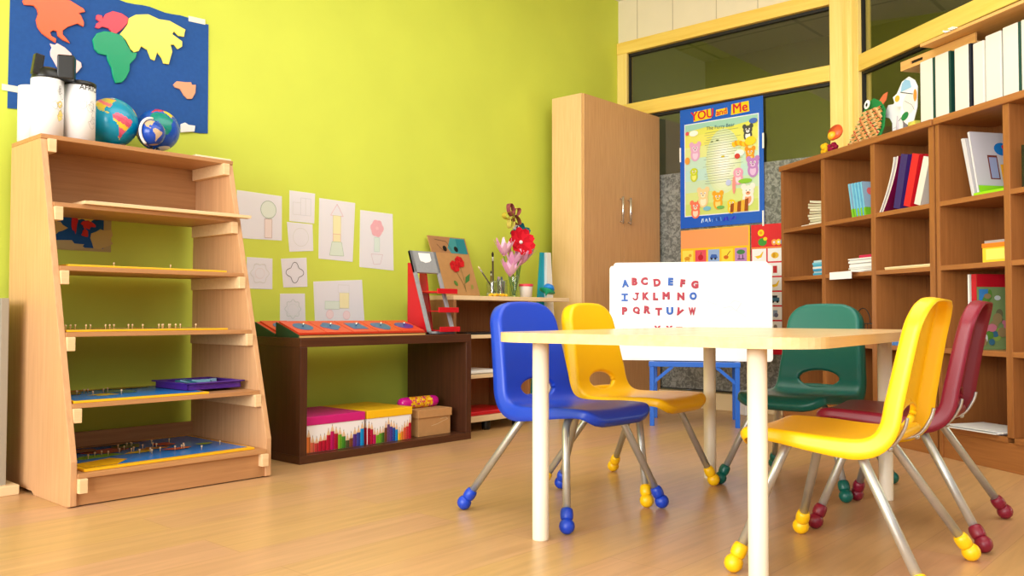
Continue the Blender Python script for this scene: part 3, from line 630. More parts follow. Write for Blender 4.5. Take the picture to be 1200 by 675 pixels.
# ------------------------------------------------------------------ rounded wooden shelf behind it
SX0, SY0, SY1 = 3.167, 3.24, 3.57
t = thing('corner_shelf', 'light edged brown shelf with rounded end between low shelf and cabinet', 'shelf', (SX0, SY0, 0))
def rboard(x1, r, z0, z1, name):
    D = SY1-SY0; pts = [(0, 0), (x1-r, 0)] + [(x1-r+r*math.sin(a), D-r*0-(D)*1+ (D)*(1-math.cos(a))) for a in [PI/2*k/10 for k in range(1, 11)]] + [(0, D)]
    m = MB(); m.prism(pts, z0, z1, 'z'); return m.build(name, M['cream_edge'], t, .002)
MB().prism([(0, 0), (.985, 0), (.985, .15), (.64, .15), (.64, SY1-SY0), (0, SY1-SY0)], .712, .735, 'z').build('top_board', M['cream_edge'], t, .002)
rboard(.82, .30, .055, .085, 'bottom_board')
BX(0.02, .60, .0, SY1-SY0-.02, .505, .525, 'shelf_board', M['cream_edge'], t, .002)
BX(0.02, .60, .0, SY1-SY0-.02, .29, .31, 'shelf_board', M['cream_edge'], t, .002)
BX(0, .02, 0, SY1-SY0, .085, .712, 'side_panel', M['walnut'], t); BX(.60, .62, 0, SY1-SY0, .085, .712, 'side_panel', M['walnut'], t)
BX(.02, .60, SY1-SY0-.02, SY1-SY0-.005, .085, .712, 'back_panel', M['walnut'], t)
for x, y in ((.1, .05), (.3, .05), (.55, .05), (.1, .28), (.55, .28)): MB().lathe([(.02, 0), (.024, .01), (.024, .045), (.018, .055)], 12).build('foot', M['black'], t).location = (x, y, 0)
def stack(label, loc, w, d, cols, th, name='paper_stack', rz=0, cat='papers', jit=.008, mat=None, group=None):
    m = MB(); rnd = random.Random(hash(label) % 999 if False else len(label)*7)
    z = 0
    for c in cols:
        a, b = rnd.uniform(-jit, jit), rnd.uniform(-jit, jit)
        m.box(-w/2+a, w/2+a, b, d+b, z, z+th-.0004, c); z += th
    return single(m, name, mat or M['paper'], label, cat, loc, rz, group)
tray = thing('red_tray', 'red tray with a white cloth ball on the lowest board of the rounded shelf', 'tray', (3.42, 3.26, .0855))
BX(-.20, .26, .0, .26, 0, .022, 'tray_body', M['red'], tray, .006)
stack('white folded papers on the middle board of the rounded shelf', (3.42, 3.262, .3105), .3, .22, [(246, 244, 238)]*3, .006)
bx = single(MB().box(-.16, .16, 0, .2, 0, .012), 'black_folder', M['black'], 'flat black folder on the upper inner board of the rounded shelf', 'folder', (3.44, 3.255, .5255), bevel=.002)

# things on the rounded shelf
SZ = .7355
o = thing('painting', 'brown card painting of two red flowers under a blue strip, leaning on the lime wall', 'painting', (3.445, 3.46, SZ), 0, rx=R(-21))
MB().box(-.145, .155, 0, .004, 0, .372).build('card', M['card'], o, .001)
m = MB(); m.T = Matrix.Translation((0.01, -.0008, 0))
m.rect(-.15, .14, .268, .368, (170, 124, 84), 0); m.poly([(.0, .268), (.135, .268), (.135, .366), (.02, .366), (-.02, .3)], (64, 146, 150), 1); m.rect(.06, .135, .27, .36, (38, 128, 140), 2)
m.ell(-.045, .295, .016, .018, (24, 20, 18), 3); m.ell(.045, .295, .016, .018, (24, 20, 18), 3); m.line((-.11, .35), (-.02, .34), .003, (110, 80, 60), 3); m.line((-.1, .32), (-.06, .28), .003, (110, 80, 60), 3); m.line((-.02, .34), (.01, .28), .003, (90, 80, 70), 3)
for x, z in ((.045, .215), (-.005, .185)):
    for k in range(7): m.ell(x+.02*math.cos(k*.9), z+.02*math.sin(k*.9), .018, .017, [(206, 22, 34), (184, 14, 28)][k % 2], 3+k)
m.pline([(.04, .18), (.045, .12), (.035, .03)], .003, (120, 110, 60), 2); m.pline([(0, .15), (.03, .08), (.036, .04)], .003, (120, 110, 60), 2)
m.poly([(.045, .08), (.06, .12), (.105, .145), (.085, .10)], (70, 124, 60), 4); m.ell(-.03, .08, .012, .018, (90, 130, 60), 4, .5); m.ell(.095, .06, .01, .016, (150, 150, 70), 4, -.3)
m.build('flower_picture', M['paper'], o)
# yellow clay
m = MB((244, 190, 30))
for k in range(9): m.ball((-.06+.016*k, .006*math.sin(k*2), .006+.003*(k % 2)), .011, 8, .7)
single(m, 'yellow_ribbon', M['plastic'], 'crumpled yellow ribbon lying in front of the flower painting', 'ribbon', (3.56, 3.29, SZ+.002))
def jar(label, x, y, r, h, name='glass_jar', cat='jar', taper=1.0):
    o = thing(name, label, cat, (x, y, SZ), 0, None)
    MB().lathe([(r*taper, .0), (r*taper, .004), (r, h*.9), (r, h), (r-.0025, h), (r*taper-.003, .007), (.0001, .006)], 24).build('jar_wall', M['jarglass'], o)
    return o
def on_shelf(x, y, z=0): return (x, y, SZ+z)
jA = jar('short glass jar holding paint brushes on the rounded shelf', 3.60, 3.36, .042, .09)
MB((190, 200, 180)).lathe([(.037, .008), (.038, .02)], 20).build('water', M['plastic'], jA)
def brush(label, base, top, c, tip, r=.0045):
    o = thing('paint_brush', label, 'brush', base); d = Vector(top)-Vector(base)
    MB(c).tube([(0, 0, 0), tuple(d*.78)], [r*.7, r], 8).build('handle', M['plastic'], o); MB((170, 168, 160)).tube([tuple(d*.78), tuple(d*.88)], r, 8).build('ferrule', M['plastic'], o)
    MB(tip).tube([tuple(d*.88), tuple(d*.95), tuple(d)], [r, r*1.3, r*.3], 8).build('bristles', M['matte'], o)
brush('long dark brush standing upright in the short jar', (3.61, 3.37, SZ+.01), (3.615, 3.38, SZ+.26), (60, 42, 30), (40, 30, 26), .0055)
brush('thin pale brush leaning left out of the short jar', (3.62, 3.35, SZ+.01), (3.475, 3.36, SZ+.17), (60, 52, 44), (220, 206, 170), .004)
brush('small brush leaning right in the short jar', (3.58, 3.36, SZ+.01), (3.60, 3.378, SZ+.15), (90, 60, 30), (50, 46, 50), .004)
def petal_flower(name, label, cat, base, head, stem_c, petal_c, n, size, cup=.5, centre=(240, 220, 120), facing=None, wf=.42):
    o = thing(name, label, cat, base); h = Vector(head)-Vector(base)
    MB(stem_c).tube([tuple(p) for p in spline([(0, 0, 0), tuple(h*.5+Vector((.004, 0, 0))), tuple(h)], 5)], .0025, 6).build('stem', M['matte'], o)
    ax = (facing or Vector((-.3, -.9, .25))).normalized(); u = ax.cross(Vector((0, 0, 1))).normalized(); w = u.cross(ax)
    for k in range(n):
        a = 2*PI*k/n; dr = u*math.cos(a)+w*math.sin(a); sd = ax.cross(dr); m = MB(petal_c[k % len(petal_c)]); m.smooth = True; vs = []
        NN = 6
        for i in range(NN+1):
            f = i/NN; wd = size*wf*math.sin(PI*min(1, f*.8+.12))
            c = h+dr*size*f+ax*(size*cup*(f**1.5)*.5)
            for q in (-1, 0, 1): vs.append(tuple(c+sd*wd*q+ax*(size*.1*abs(q))))
        m.add(vs, [(3*i+j, 3*i+j+1, 3*i+j+4, 3*i+j+3) for i in range(NN) for j in (0, 1)])
        m.build('petal', M['matte'], o)
    MB(centre).ball(tuple(h+ax*size*.1), size*.13, 10).build('flower_centre', M['matte'], o)
    return o
vase = jar('tall clear glass vase full of pink paper flowers on the rounded shelf', 3.79, 3.37, .036, .13, 'glass_vase', 'vase', .8)
jar('second glass jar with bluish paper scraps between brushes and vase', 3.70, 3.39, .038, .10)
m = MB()
for k in range(9): m.tube([(.02*math.cos(k*2.1), .02*math.sin(k*2.1), .008), (.028*math.cos(k*1.3+.4), .024*math.sin(k*1.7), .09+.012*(k % 3))], .005, 6, True, [(150, 140, 180), (90, 110, 150), (190, 150, 160), (120, 130, 110)][k % 4])
single(m, 'paper_scraps', M['matte'], 'bluish rolled paper scraps standing in the second glass jar', 'paper scraps', (3.70, 3.39, SZ+.004))
PKC = [(236, 186, 214), (226, 160, 200), (244, 208, 226)]
for k, (hx, hy, hz, lb) in enumerate([(3.70, 3.37, .27, 'pale pink paper tulip leaning far left in the vase'), (3.755, 3.35, .21, 'pink paper tulip low in the middle of the bunch'), (3.83, 3.36, .22, 'pink paper tulip right below the red flower'), (3.89, 3.40, .245, 'pink paper tulip leaning right toward the cupboard'), (3.72, 3.34, .15, 'small lilac paper tulip hanging over the left vase rim')]):
    petal_flower('paper_tulip', lb, 'paper flower', (3.79+(k-2)*.006, 3.37, SZ+.012), (hx, hy, SZ+hz-.03), (90, 140, 90), PKC, 8, .062, 3.0, (230, 170, 200), Vector(((hx-3.79)*2.5, -.25, 1)), .27)
petal_flower('paper_flower', 'big red paper flower with white middle above the vase', 'paper flower', (3.80, 3.372, SZ+.012), (3.81, 3.34, SZ+.322), (80, 130, 80), [(214, 24, 44), (196, 14, 34)], 9, .088, .5, (246, 236, 236))
petal_flower('paper_flower', 'teal and white paper flower behind the red one', 'paper flower', (3.81, 3.385, SZ+.012), (3.915, 3.44, SZ+.38), (60, 120, 110), [(24, 110, 116), (236, 236, 230), (20, 90, 110)], 7, .075, .5, (220, 210, 150))
# pinwheel made of folded loops
o = thing('loop_flower', 'folded paper loop flower on a thin stick, highest of the bunch', 'paper flower', (3.80, 3.39, SZ+.012))
MB((190, 180, 90)).tube([(0, 0, 0), (.005, 0, .28), (-.004, 0, .47)], .0018, 6).build('stick', M['matte'], o)
for k in range(5):
    a = R(110+72*k); m = MB([(150, 74, 84), (196, 176, 60), (206, 190, 90), (140, 80, 60), (170, 90, 90)][k]); m.smooth = True
    dx, dz = math.cos(a), math.sin(a); vs = []
    NN = 14
    for i in range(NN+1):
        tt = 2*PI*i/NN; al = .064*(1-math.cos(tt))*.6; sd = .021*math.sin(tt)
        for yy in (-.016, .016): vs.append((-.004+dx*al-dz*sd, yy, .47+dz*al+dx*sd))
    m.add(vs, [(2*i, 2*i+1, 2*i+3, 2*i+2) for i in range(NN)]); m.build('loop_petal', M['matte'], o)
o = thing('plastic_cup', 'clear plastic cup with pinkish red rim next to the vase', 'cup', (3.885, 3.36, SZ))
MB((228, 220, 214)).lathe([(.036, 0), (.041, .07), (.041, .074)], 24).build('cup_wall', M['plastic'], o)
MB((226, 60, 80)).lathe([(.0425, .066), (.044, .07), (.044, .078), (.04, .081), (.0001, .081)], 24).build('cup_lid', M['plastic'], o)
# tall blue and white folded stand beside the cabinet, with a small parasol-like top
o = thing('folding_sign', 'tall narrow blue and white wedge standing next to the cabinet', 'stand', (4.13, 3.40, 0))
MB().prism([(-.13, 0), (.0, 0), (.0, 1.02), (-.03, 1.02)], .02, .035, 'y').build('blue_face', M['teal'], o, .002)
MB().prism([(.0, 0), (.125, 0), (.04, 1.02), (.0, 1.02)], .0, .04, 'y').build('white_face', M['white'], o, .002)
m = MB(); m.T = Matrix.Translation((3.985, 3.345, SZ+.008)) @ Matrix.Rotation(R(28), 4, 'Y')
o = thing('spinning_top', 'blue and green toy top at the right end of the rounded shelf', 'toy', (4.06, 3.34, SZ), 0, ry=R(0))
m = MB((0, 150, 110)); m.T = Matrix.Translation((0, 0, .043)) @ Matrix.Rotation(R(24), 4, 'Y'); m.lathe([(.004, -.032), (.008, -.015), (.048, -.004), (.05, .0), (.012, .006)], 24); m.build('green_disc', M['plastic'], o)
m = MB((30, 130, 220)); m.T = Matrix.Translation((.012, 0, .05)) @ Matrix.Rotation(R(24), 4, 'Y'); m.lathe([(.034, .0), (.036, .012), (.026, .03), (.0001, .036)], 24); m.build('blue_dome', M['plastic'], o)

# ------------------------------------------------------------------ cabinet
CX0, CX1, CY0, CY1, CH = 4.328, 5.215, 3.26, 3.52, 2.038
t = thing('tall_cabinet', 'tall two door oak veneer cabinet in the corner', 'cabinet', (CX0, CY0, 0))
W, D = CX1-CX0, CY1-CY0
for x0 in (0, W-.018): BX(x0, x0+.018, .02, D, 0, CH, 'side_panel', M['oak_lit'], t, .001)
BX(.018, W-.018, .02, D, CH-.03, CH-.006, 'top_board', M['oak_lit'], t); BX(.018, W-.018, .02, D, .06, .08, 'bottom_board', M['oak_lit'], t); BX(.018, W-.018, D-.01, D, .08, CH-.03, 'back_panel', M['oak_lit'], t)
BX(.018, W-.018, .04, .055, 0, .06, 'plinth', M['oak_door'], t)
for k, (a, b) in enumerate(((.002, W/2-.0015), (W/2+.0015, W-.002))):
    d = BX(a, b, 0, .018, .06, CH-.006, 'door', M['oak_door'], t, .0012)
    hx = W/2-.045 if k == 0 else W/2+.045
    MB().tube([(hx, -.021, 1.235), (hx, -.021, 1.415)], .0075, 10).tube([(hx, 0.0, 1.25), (hx, -.021, 1.25)], .005, 8).tube([(hx, 0, 1.40), (hx, -.021, 1.40)], .005, 8).build('handle', M['chrome'], d)

# ------------------------------------------------------------------ wall charts on the window wall (local x = viewer's right)
def back_thing(name, label, cat, yc, z, off=.006, group=None): return thing(name, label, cat, (WX-off, yc, z), -PI/2, group)
o = back_thing('poster', 'big blue bordered animal poster headed You and Me on the glass', 'poster', 2.795, 1.645, .006)
W, H = .31, .415
m = MB(); m.T = Matrix.Translation((0, 0, 0)); m.prism([(-W, -H), (W, -H+.004), (W-.004, H), (-W, H-.003)], 0, -.001, 'y', (20, 92, 200)); 
m.T = Matrix.Translation((0, -.0012, 0))
ix0, ix1, iz0, iz1 = -W+.04, W-.04, -H+.085, H-.115
m.rect(ix0-.006, ix1+.006, iz0-.006, iz1+.006, (238, 244, 250), 0)
for i in range(8):      # soft yellow-green sky bands
    z0 = iz0+(iz1-iz0)*i/8; z1 = iz0+(iz1-iz0)*(i+1)/8
    m.rect(ix0, ix1, z0, z1, [(206, 222, 120), (214, 228, 140), (200, 226, 190), (190, 226, 214), (196, 228, 206), (224, 232, 150), (232, 230, 110), (226, 228, 100)][i], 1)
[m.ell(.02, .02, .13-.014*q, .22-.02*q, (214+5*q, 230+3*q, 180+9*q), 1.2+.2*q, 0, 28) for q in range(8)]
m.poly([(ix0, iz1), (ix1, iz1), (ix1, iz1-.03), (.05, iz1-.055), (-.1, iz1-.03), (ix0, iz1-.05)], (160, 210, 190), 2)
for (s, x, z, w, h, sz, rot) in (('YOU', -.135, H-.062, .068, .036, .082, .02), ('and', 0.01, H-.062, .045, .024, .056, .04), ('ME', .145, H-.056, .066, .038, .088, .03)):
    m.poly([(x-w, z-h), (x+w, z-h+.006), (x+w-.004, z+h), (x-w+.004, z+h-.004)], (252, 206, 30), 2); m.text(s if s != 'ME' else 'Me', x, z, sz, (208, 36, 56), 5, .022, rot)
rnd = random.Random(12)
for k in range(22):
    z = iz1-.075-k*.0165; m.line((-.1-rnd.uniform(0, .03), z), (.12+rnd.uniform(-.06, .05), z+.003), .0028, [(150, 160, 110), (170, 176, 120), (140, 160, 150)][k % 3], 4)
m.text('The Furry Bear', .0, iz1-.045, .034, (50, 90, 110), 5)
rnd = random.Random(21)
for k in range(16):
    x = -.145+.0165*k; m.line((x, -H+.034+rnd.uniform(-.006, .006)), (x+rnd.uniform(-.008, .014), -H+.056+rnd.uniform(-.006, .006)), .007, [(210, 230, 255), (150, 190, 240)][k % 2] if k < 5 else ([(16, 60, 150), (90, 150, 230)][k % 2] if k < 10 else [(24, 20, 200), (70, 60, 220)][k % 2]), 3)
def critter(x, z, r, c, c2, ears=True, layer=5):
    m.ell(x, z-r*1.1, r*.95, r*1.2, c, layer); m.ell(x, z-r*1.2, r*.55, r*.8, c2, layer+1)
    if ears: m.ell(x-r*.75, z+r*.75, r*.45, r*.5, c, layer); m.ell(x+r*.75, z+r*.75, r*.45, r*.5, c, layer)
    m.ell(x, z, r, r*.9, c, layer+1); m.ell(x-r*.35, z+r*.15, r*.16, r*.2, (250, 250, 250), layer+2); m.ell(x+r*.35, z+r*.15, r*.16, r*.2, (250, 250, 250), layer+2)
    m.ell(x-r*.33, z+r*.13, r*.08, r*.1, (30, 30, 30), layer+3); m.ell(x+r*.33, z+r*.13, r*.08, r*.1, (30, 30, 30), layer+3); m.ell(x, z-r*.3, r*.4, r*.28, c2, layer+2); m.ell(x, z-r*.22, r*.12, r*.1, (60, 30, 30), layer+3)
critter(.2, .205, .032, (70, 72, 78), (246, 246, 246)); critter(-.19, .13, .038, (226, 172, 206), (238, 210, 230)); critter(.215, .055, .032, (240, 150, 40), (250, 210, 120)); critter(-.02, -.22, .036, (240, 168, 40), (250, 216, 120)); critter(-.2, -.03, .03, (200, 214, 40), (230, 236, 120), False)
critter(-.19, -.27, .036, (240, 120, 90), (252, 216, 190)); critter(.13, -.07, .036, (240, 160, 190), (250, 214, 226), False); critter(.235, -.02, .04, (190, 130, 200), (226, 190, 230)); critter(.2, -.2, .042, (250, 236, 226), (240, 160, 120)); critter(-.13, -.19, .04, (240, 210, 150), (250, 236, 200))
critter(.08, -.27, .03, (250, 206, 40), (250, 236, 140), False)
for k in range(6): m.ell(.1+.018*k, .12+.008*math.sin(k), .013, .02, (238, 160, 30) if k % 2 else (250, 200, 50), 6, .5)
for k in range(5): m.poly([(.07+.026*k, iz0), (.095+.026*k, iz0), (.1+.026*k, iz0+.06+.006*k), (.075+.026*k, iz0+.055+.006*k)], [(150, 70, 30), (240, 180, 60)][k % 2], 9)
for x, z, rx, rz, c in ((.14, .06, .035, .022, (246, 246, 244)), (.125, .04, .02, .018, (210, 60, 60)), (-.2, .235, .035, .02, (250, 250, 236)), (-.25, .24, .014, .014, (220, 90, 100)), (.24, .26, .03, .018, (70, 110, 200)), (-.25, .05, .02, .025, (240, 160, 60)), (-.1, -.29, .03, .015, (120, 190, 210)), (.0, -.29, .03, .012, (110, 180, 90)), (.18, -.13, .05, .016, (140, 200, 60)), (.1, -.15, .012, .06, (240, 150, 140)), (.22, .13, .04, .03, (250, 214, 50)), (-.06, .16, .01, .004, (90, 110, 60)), (-.02, .165, .012, .004, (90, 110, 60)), (.02, .05, .014, .006, (210, 200, 40)), (.06, -.13, .02, .02, (190, 200, 240))): m.ell(x, z, rx, rz, c, 8)
m.build('print', M['gloss'], o)
for x, z in ((-W, .1), (W-.006, .12), (W-.01, -H+.03)):
    q = MB((246, 246, 240)); q.T = Matrix.Translation((x, -.004, z)); q.box(-.004, .008, 0, .0006, -.05, .05); q.build('tape', M['gloss'], o)
# orange picture chart
o = back_thing('picture_chart', 'orange chart with rows of small pictures, below the animal poster', 'chart', 2.845, .90, .006)
m = MB(); W, H = .258, .315
m.prism([(-W, -H), (W, -H), (W, H+.006), (-W, H)], 0, -.001, 'y', (248, 196, 40)); m.T = Matrix.Translation((0, -.0012, 0)); m.rect(-W, W-.01, H-.125, H, (244, 160, 96), 0)
CC = [(250, 226, 90), (230, 80, 96), (150, 180, 226), (250, 220, 70), (190, 140, 196), (220, 150, 200), (244, 190, 70), (246, 206, 60), (170, 222, 236), (236, 170, 216)]
rnd = random.Random(4)
for r_ in range(5):
    for c_ in range(5):
        x = -W+.055+c_*.099; z = H-.185-r_*.106; cc = CC[(r_*5+c_) % 10]
        m.rect(x-.042, x+.042, z-.045, z+.045, cc, 1); k = (r_*5+c_) % 5
        if k == 0: m.ell(x-.005, z-.01, .022, .014, (220, 150, 40), 2); m.ell(x+.018, z+.01, .012, .011, (226, 160, 50), 3); m.rect(x-.02, x-.014, z-.032, z-.01, (220, 150, 40), 2); m.rect(x+.005, x+.011, z-.032, z-.01, (220, 150, 40), 2)
        elif k == 1: m.ell(x, z-.006, .02, .02, (200, 20, 40), 2); m.line((x, z+.012), (x+.006, z+.03), .004, (80, 60, 30), 3)
        elif k == 2: m.poly([(x-.03, z-.015), (x+.03, z-.015), (x+.02, z+.01), (x-.018, z+.012)], (60, 100, 180), 2); m.ell(x+.012, z-.018, .008, .008, (40, 40, 50), 3); m.ell(x-.016, z-.018, .008, .008, (40, 40, 50), 3)
        elif k == 3: m.ell(x-.008, z-.012, .018, .013, (214, 110, 40), 2); m.line((x, z), (x+.024, z+.03), .005, (150, 70, 30), 3)
        else: m.ell(x, z+.018, .03, .016, (70, 130, 80), 2); m.line((x-.012, z-.03), (x-.012, z), .005, (30, 40, 40), 3); m.line((x+.014, z-.03), (x+.014, z), .005, (30, 40, 40), 3); m.line((x-.024, z-.028), (x+.026, z-.028), .005, (30, 40, 40), 3)
m.build('print', M['gloss'], o)
# red picture chart
o = back_thing('picture_chart', 'red chart with white picture squares beside the bookcase', 'chart', 2.40, .80, .006)
m = MB(); W, H = .178, .42
m.prism([(-W, -H), (W, -H), (W, H), (-W, H)], 0, -.001, 'y', (222, 28, 52)); m.T = Matrix.Translation((0, -.0012, 0))
m.ell(-.11, H-.055, .022, .022, (250, 214, 40), 1); m.ell(-.11, H-.055, .01, .01, (240, 150, 40), 2); m.ell(-.1, H-.115, .03, .026, (60, 150, 60), 1); m.ell(-.08, H-.095, .014, .012, (250, 214, 40), 2)
for k, c in enumerate([(246, 160, 80), (250, 206, 60), (120, 160, 226), (190, 150, 220), (140, 190, 230)]): m.ell(-.02+.03*k, H-.12, .018, .02, c, 2); m.ell(-.02+.03*k, H-.12, .007, .008, (240, 240, 246), 3)
m.rect(-W, W, H-.155, H-.148, (246, 150, 70), 1)
for r_ in range(7):
    for c_ in range(3):
        x = -W+.055+.108*c_; z = H-.20-.094*r_; m.rect(x-.049, x+.049, z-.042, z+.042, (246, 244, 244), 1); k = (r_*5+c_*2+1) % 6
        if k == 0: m.rect(x-.028, x+.028, z-.02, z+.006, (70, 120, 150), 2); m.rect(x-.02, x+.014, z+.006, z+.02, (40, 50, 60), 2); m.ell(x-.015, z-.02, .008, .008, (40, 40, 40), 3); m.ell(x+.015, z-.02, .008, .008, (40, 40, 40), 3)
        elif k == 1: m.poly([(x-.032, z-.006), (x-.01, z-.022), (x+.016, z-.014), (x+.03, z+.024), (x+.022, z+.02), (x+.006, z+.0), (x-.014, z-.004)], (240, 196, 40), 2)
        elif k == 3: m.ell(x, z-.004, .026, .02, (236, 190, 50), 2); m.ell(x-.006, z-.004, .01, .016, (210, 150, 30), 3)
        elif k == 4: m.ell(x, z-.014, .022, .014, (190, 180, 170), 2); m.ell(x, z+.008, .012, .014, (150, 140, 130), 3)
        elif k == 2: m.rect(x-.014, x+.014, z-.024, z+.022, (190, 40, 50), 2)
        else: m.rect(x-.016, x+.014, z-.022, z+.02, (150, 170, 200), 2); m.ell(x+.006, z-.012, .014, .014, (110, 110, 140), 3)
m.build('print', M['gloss'], o)

# ------------------------------------------------------------------ whiteboard on a low blue table
EU = Vector((.495, -.869, 0)); EN = Vector((.869, .495, 0)); EP = Vector((4.207, 2.703, 0)); ERZ = math.atan2(EU.y, EU.x)
t = thing('blue_table', 'low blue steel table frame under the whiteboard', 'table', EP, ERZ)
TW, TD, TH = .50, .42, .366
def sq(x, y): return (x, y)
for x in (0, TW-.026):
    for y in (0, TD-.026): BX(x, x+.026, y, y+.026, 0, TH-.028, 'leg', M['blue_metal'], t, .002)
BX(-.004, TW+.004, -.004, .026, TH-.028, TH, 'front_bar', M['blue_metal'], t, .002); BX(-.004, TW+.004, TD-.026, TD, TH-.028, TH, 'rear_bar', M['blue_metal'], t, .002)
for x in (-.004, TW-.022): BX(x, x+.026, .026, TD-.026, TH-.028, TH, 'side_bar', M['blue_metal'], t, .002)
for a, b in (((.02, TH-.12), (.13, TH-.026)), ((TW-.02, TH-.12), (TW-.13, TH-.026))):
    m = MB(); d = Vector((b[0]-a[0], 0, b[1]-a[1])); m.T = Matrix.Translation((a[0], .013, a[1])) @ Vector((0, 0, 1)).rotation_difference(d).to_matrix().to_4x4(); m.box(-.009, .009, -.009, .009, 0, d.length); m.build('brace', M['blue_metal'], t, .001)
BX(.022, TW-.022, .026, TD-.026, TH-.014, TH-.003, 'table_top', M['blue_metal'], t, .001)
tiltb = R(-3)
def board(label, d0, tilt, x0, x1, z0, z1, wmat):
    o = thing('whiteboard', label, 'whiteboard', EP+EN*d0+Vector((0, 0, z0)), ERZ, None, rx=tilt)
    h = z1-z0; r = .02
    def rr(a, b, c, d, r): return [(x+r*math.cos(t), z+r*math.sin(t)) for (x, z, t0) in ((b-r, d-r, 0), (a+r, d-r, PI/2), (a+r, c+r, PI), (b-r, c+r, 1.5*PI)) for t in [t0+PI/2*k/5 for k in range(6)]]
    MB().prism(rr(x0, x1, 0, h, r), 0, .02, 'y').build('board_panel', M['white'], o, .002)
    MB().prism(rr(x0+.012, x1-.012, .012, h-.012, r*.6), -.0006, .004, 'y').build('writing_surface', wmat, o)
    return o
wbz = TH+.0015
fb = board('front whiteboard with red and blue magnet letters, standing on the blue table', .10, tiltb, -.240, .688, wbz, .925, M['whiteboard'])
board('rear whiteboard whose edge shows above the lettered board', 0.186, R(2), -.22, .67, wbz, .945, M['whiteboard'])
# faint erased marker strokes on the front board
m = MB(); m.T = Matrix.Translation((0, -.0012, 0)); PC = (238, 214, 226); GC = (226, 228, 232)
def W2(px, py): return (-.149+(px-731)*.00486, .822-(py-331)*.00497-wbz)
for pts, c in (([(838, 318), (840, 325), (843, 318)], GC), ([(826, 352), (840, 357)], PC), ([(846, 361), (856, 359), (862, 364), (868, 355)], PC), ([(830, 378), (840, 370), (850, 366), (858, 362)], (238, 226, 232)), ([(855, 356), (860, 352), (866, 354)], PC), ([(862, 364), (873, 371)], GC), ([(818, 376), (824, 366)], GC), ([(780, 316), (783, 322)], GC)): m.pline([W2(*p) for p in pts], .0035, c, 1)
m.build('marker_smudge', M['paper'], fb)
LET = dict(A=(172, 172, 1), B=(233, 160, 0), C=(297, 158, 0), D=(380, 167, 0), E=(468, 162, 1), F=(545, 173, 0), G=(623, 182, 0), I=(168, 263, 1), J=(243, 257, 0), K=(307, 255, 0), L=(370, 257, 0), M=(438, 253, 0), N=(533, 257, 0), O=(612, 255, 1), P=(168, 350, 0), Q=(245, 348, 0), R=(317, 343, 0), T=(390, 355, 0), U=(462, 350, 1), V=(522, 356, 0), W=(605, 353, 0), X=(382, 470, 0), Y=(458, 470, 0), Z=(520, 476, 0))
ROT = dict(V=-28, A=4, D=6, F=-6, Z=90-90, Q=4, R=-4, E=-3)
MT = Matrix.Translation(EP+EN*.10+Vector((0, 0, wbz))) @ Euler((tiltb, 0, ERZ)).to_matrix().to_4x4()
nb = {1: 'blue', 0: 'red'}
for ch, (zx, zy, bl) in LET.items():
    x, z = W2(700+zx/5.4545, 300+zy/5.4545)
    vs, fs = text_shape(ch, 0, .08, .07)
    ex = [v[0] for v in vs]; ez = [v[1] for v in vs]; hgt = max(ez)-min(ez); k = .046/hgt; cx = (max(ex)+min(ex))/2; cz = (max(ez)+min(ez))/2; wsc = min(1.0, .042/((max(ex)-min(ex))*k))
    m = MB(); 
    if ch in 'IJ': vs, fs = None, None
    if vs: m.T = Matrix.Rotation(-R(ROT.get(ch, 0)), 4, 'Y'); m.add([((v[0]-cx)*k*wsc, -(v[2]+.12)*.028, (v[1]-cz)*k) for v in vs], fs)
    elif ch == 'J':
        m.box(-.006, .018, -.007, -.001, .013, .023); m.tube([(.007, -.004, .018), (.007, -.004, -.008)]+[(-.005+.012*math.cos(q), -.004, -.008-.011*math.sin(q)) for q in [PI*k/8 for k in range(1, 9)]], .0045, 8)
    else: m.box(-.006, .006, -.007, -.001, -.023, .023); m.box(-.019, .019, -.0071, -.001, .013, .023); m.box(-.019, .019, -.0071, -.001, -.023, -.013)
    q = m.build('letter_magnet', M['blue_letter' if bl else 'red_letter']); q.location = MT @ Vector((x, -.0008, z)); q.rotation_euler = (tiltb, 0, ERZ)
    tag(q, '%s plastic magnet letter %s on the whiteboard' % (nb[bl], ch), 'letter', 'magnet letters on the whiteboard')

# ------------------------------------------------------------------ bookcase (local frame: x along the front to the right, y depth)
CZS = [.14, .487, .858, 1.147]
def bookcase(label, s0, divs, s1, over):
    t = thing('bookcase', label, 'bookcase', bw(s0, 0), BRZ, 'cherry bookcases under the side window'); W = s1-s0; D = .30; H = 1.53
    BX(-over[0], W+over[1], -.012, D, H-.032, H, 'top_board', M['cherry_x'], t, .004)
    BX(0, .022, 0, D, 0, H-.032, 'side_panel', M['cherry'], t, .0015); BX(W-.034, W, 0, D, 0, H-.032, 'side_panel', M['cherry'], t, .0015)
    BX(.022, W-.034, .006, .024, 0, .118, 'plinth', M['cherry_x'], t, .001); BX(.022, W-.034, D-.008, D, .118, H-.032, 'back_panel', M['cherry_shade'], t, 0)
    edges = [.022]+[d-s0 for d in divs]+[W-.034]
    for d in divs: BX(d-s0-.017, d-s0+.017, .0, D-.008, .14, H-.032, 'divider', M['cherry'], t, .0015)
    for i in range(len(edges)-1):
        a = edges[i]+(.0172 if i else 0); b = edges[i+1]-(.0172 if i < len(edges)-2 else 0)
        for k, z in enumerate(CZS): BX(a, b, .001, D-.008, z-.022, z, 'shelf', M['cherry_x'], t, .0012)
    return t
bookcase('cherry bookcase with three columns, nearest the window corner', -1.333, [-.893, -.454], -.012, (.004, .0))
bookcase('cherry bookcase at the right edge, carrying the row of binders', .0, [.410], .86, (.0, .004))
def bk(name, label, cat, s, d, z, group=None, lean=0, rz=0): return thing(name, label, cat, bw(s, d, z), BRZ+rz, group, ry=lean)
G2 = 'books and papers in the bookcase'
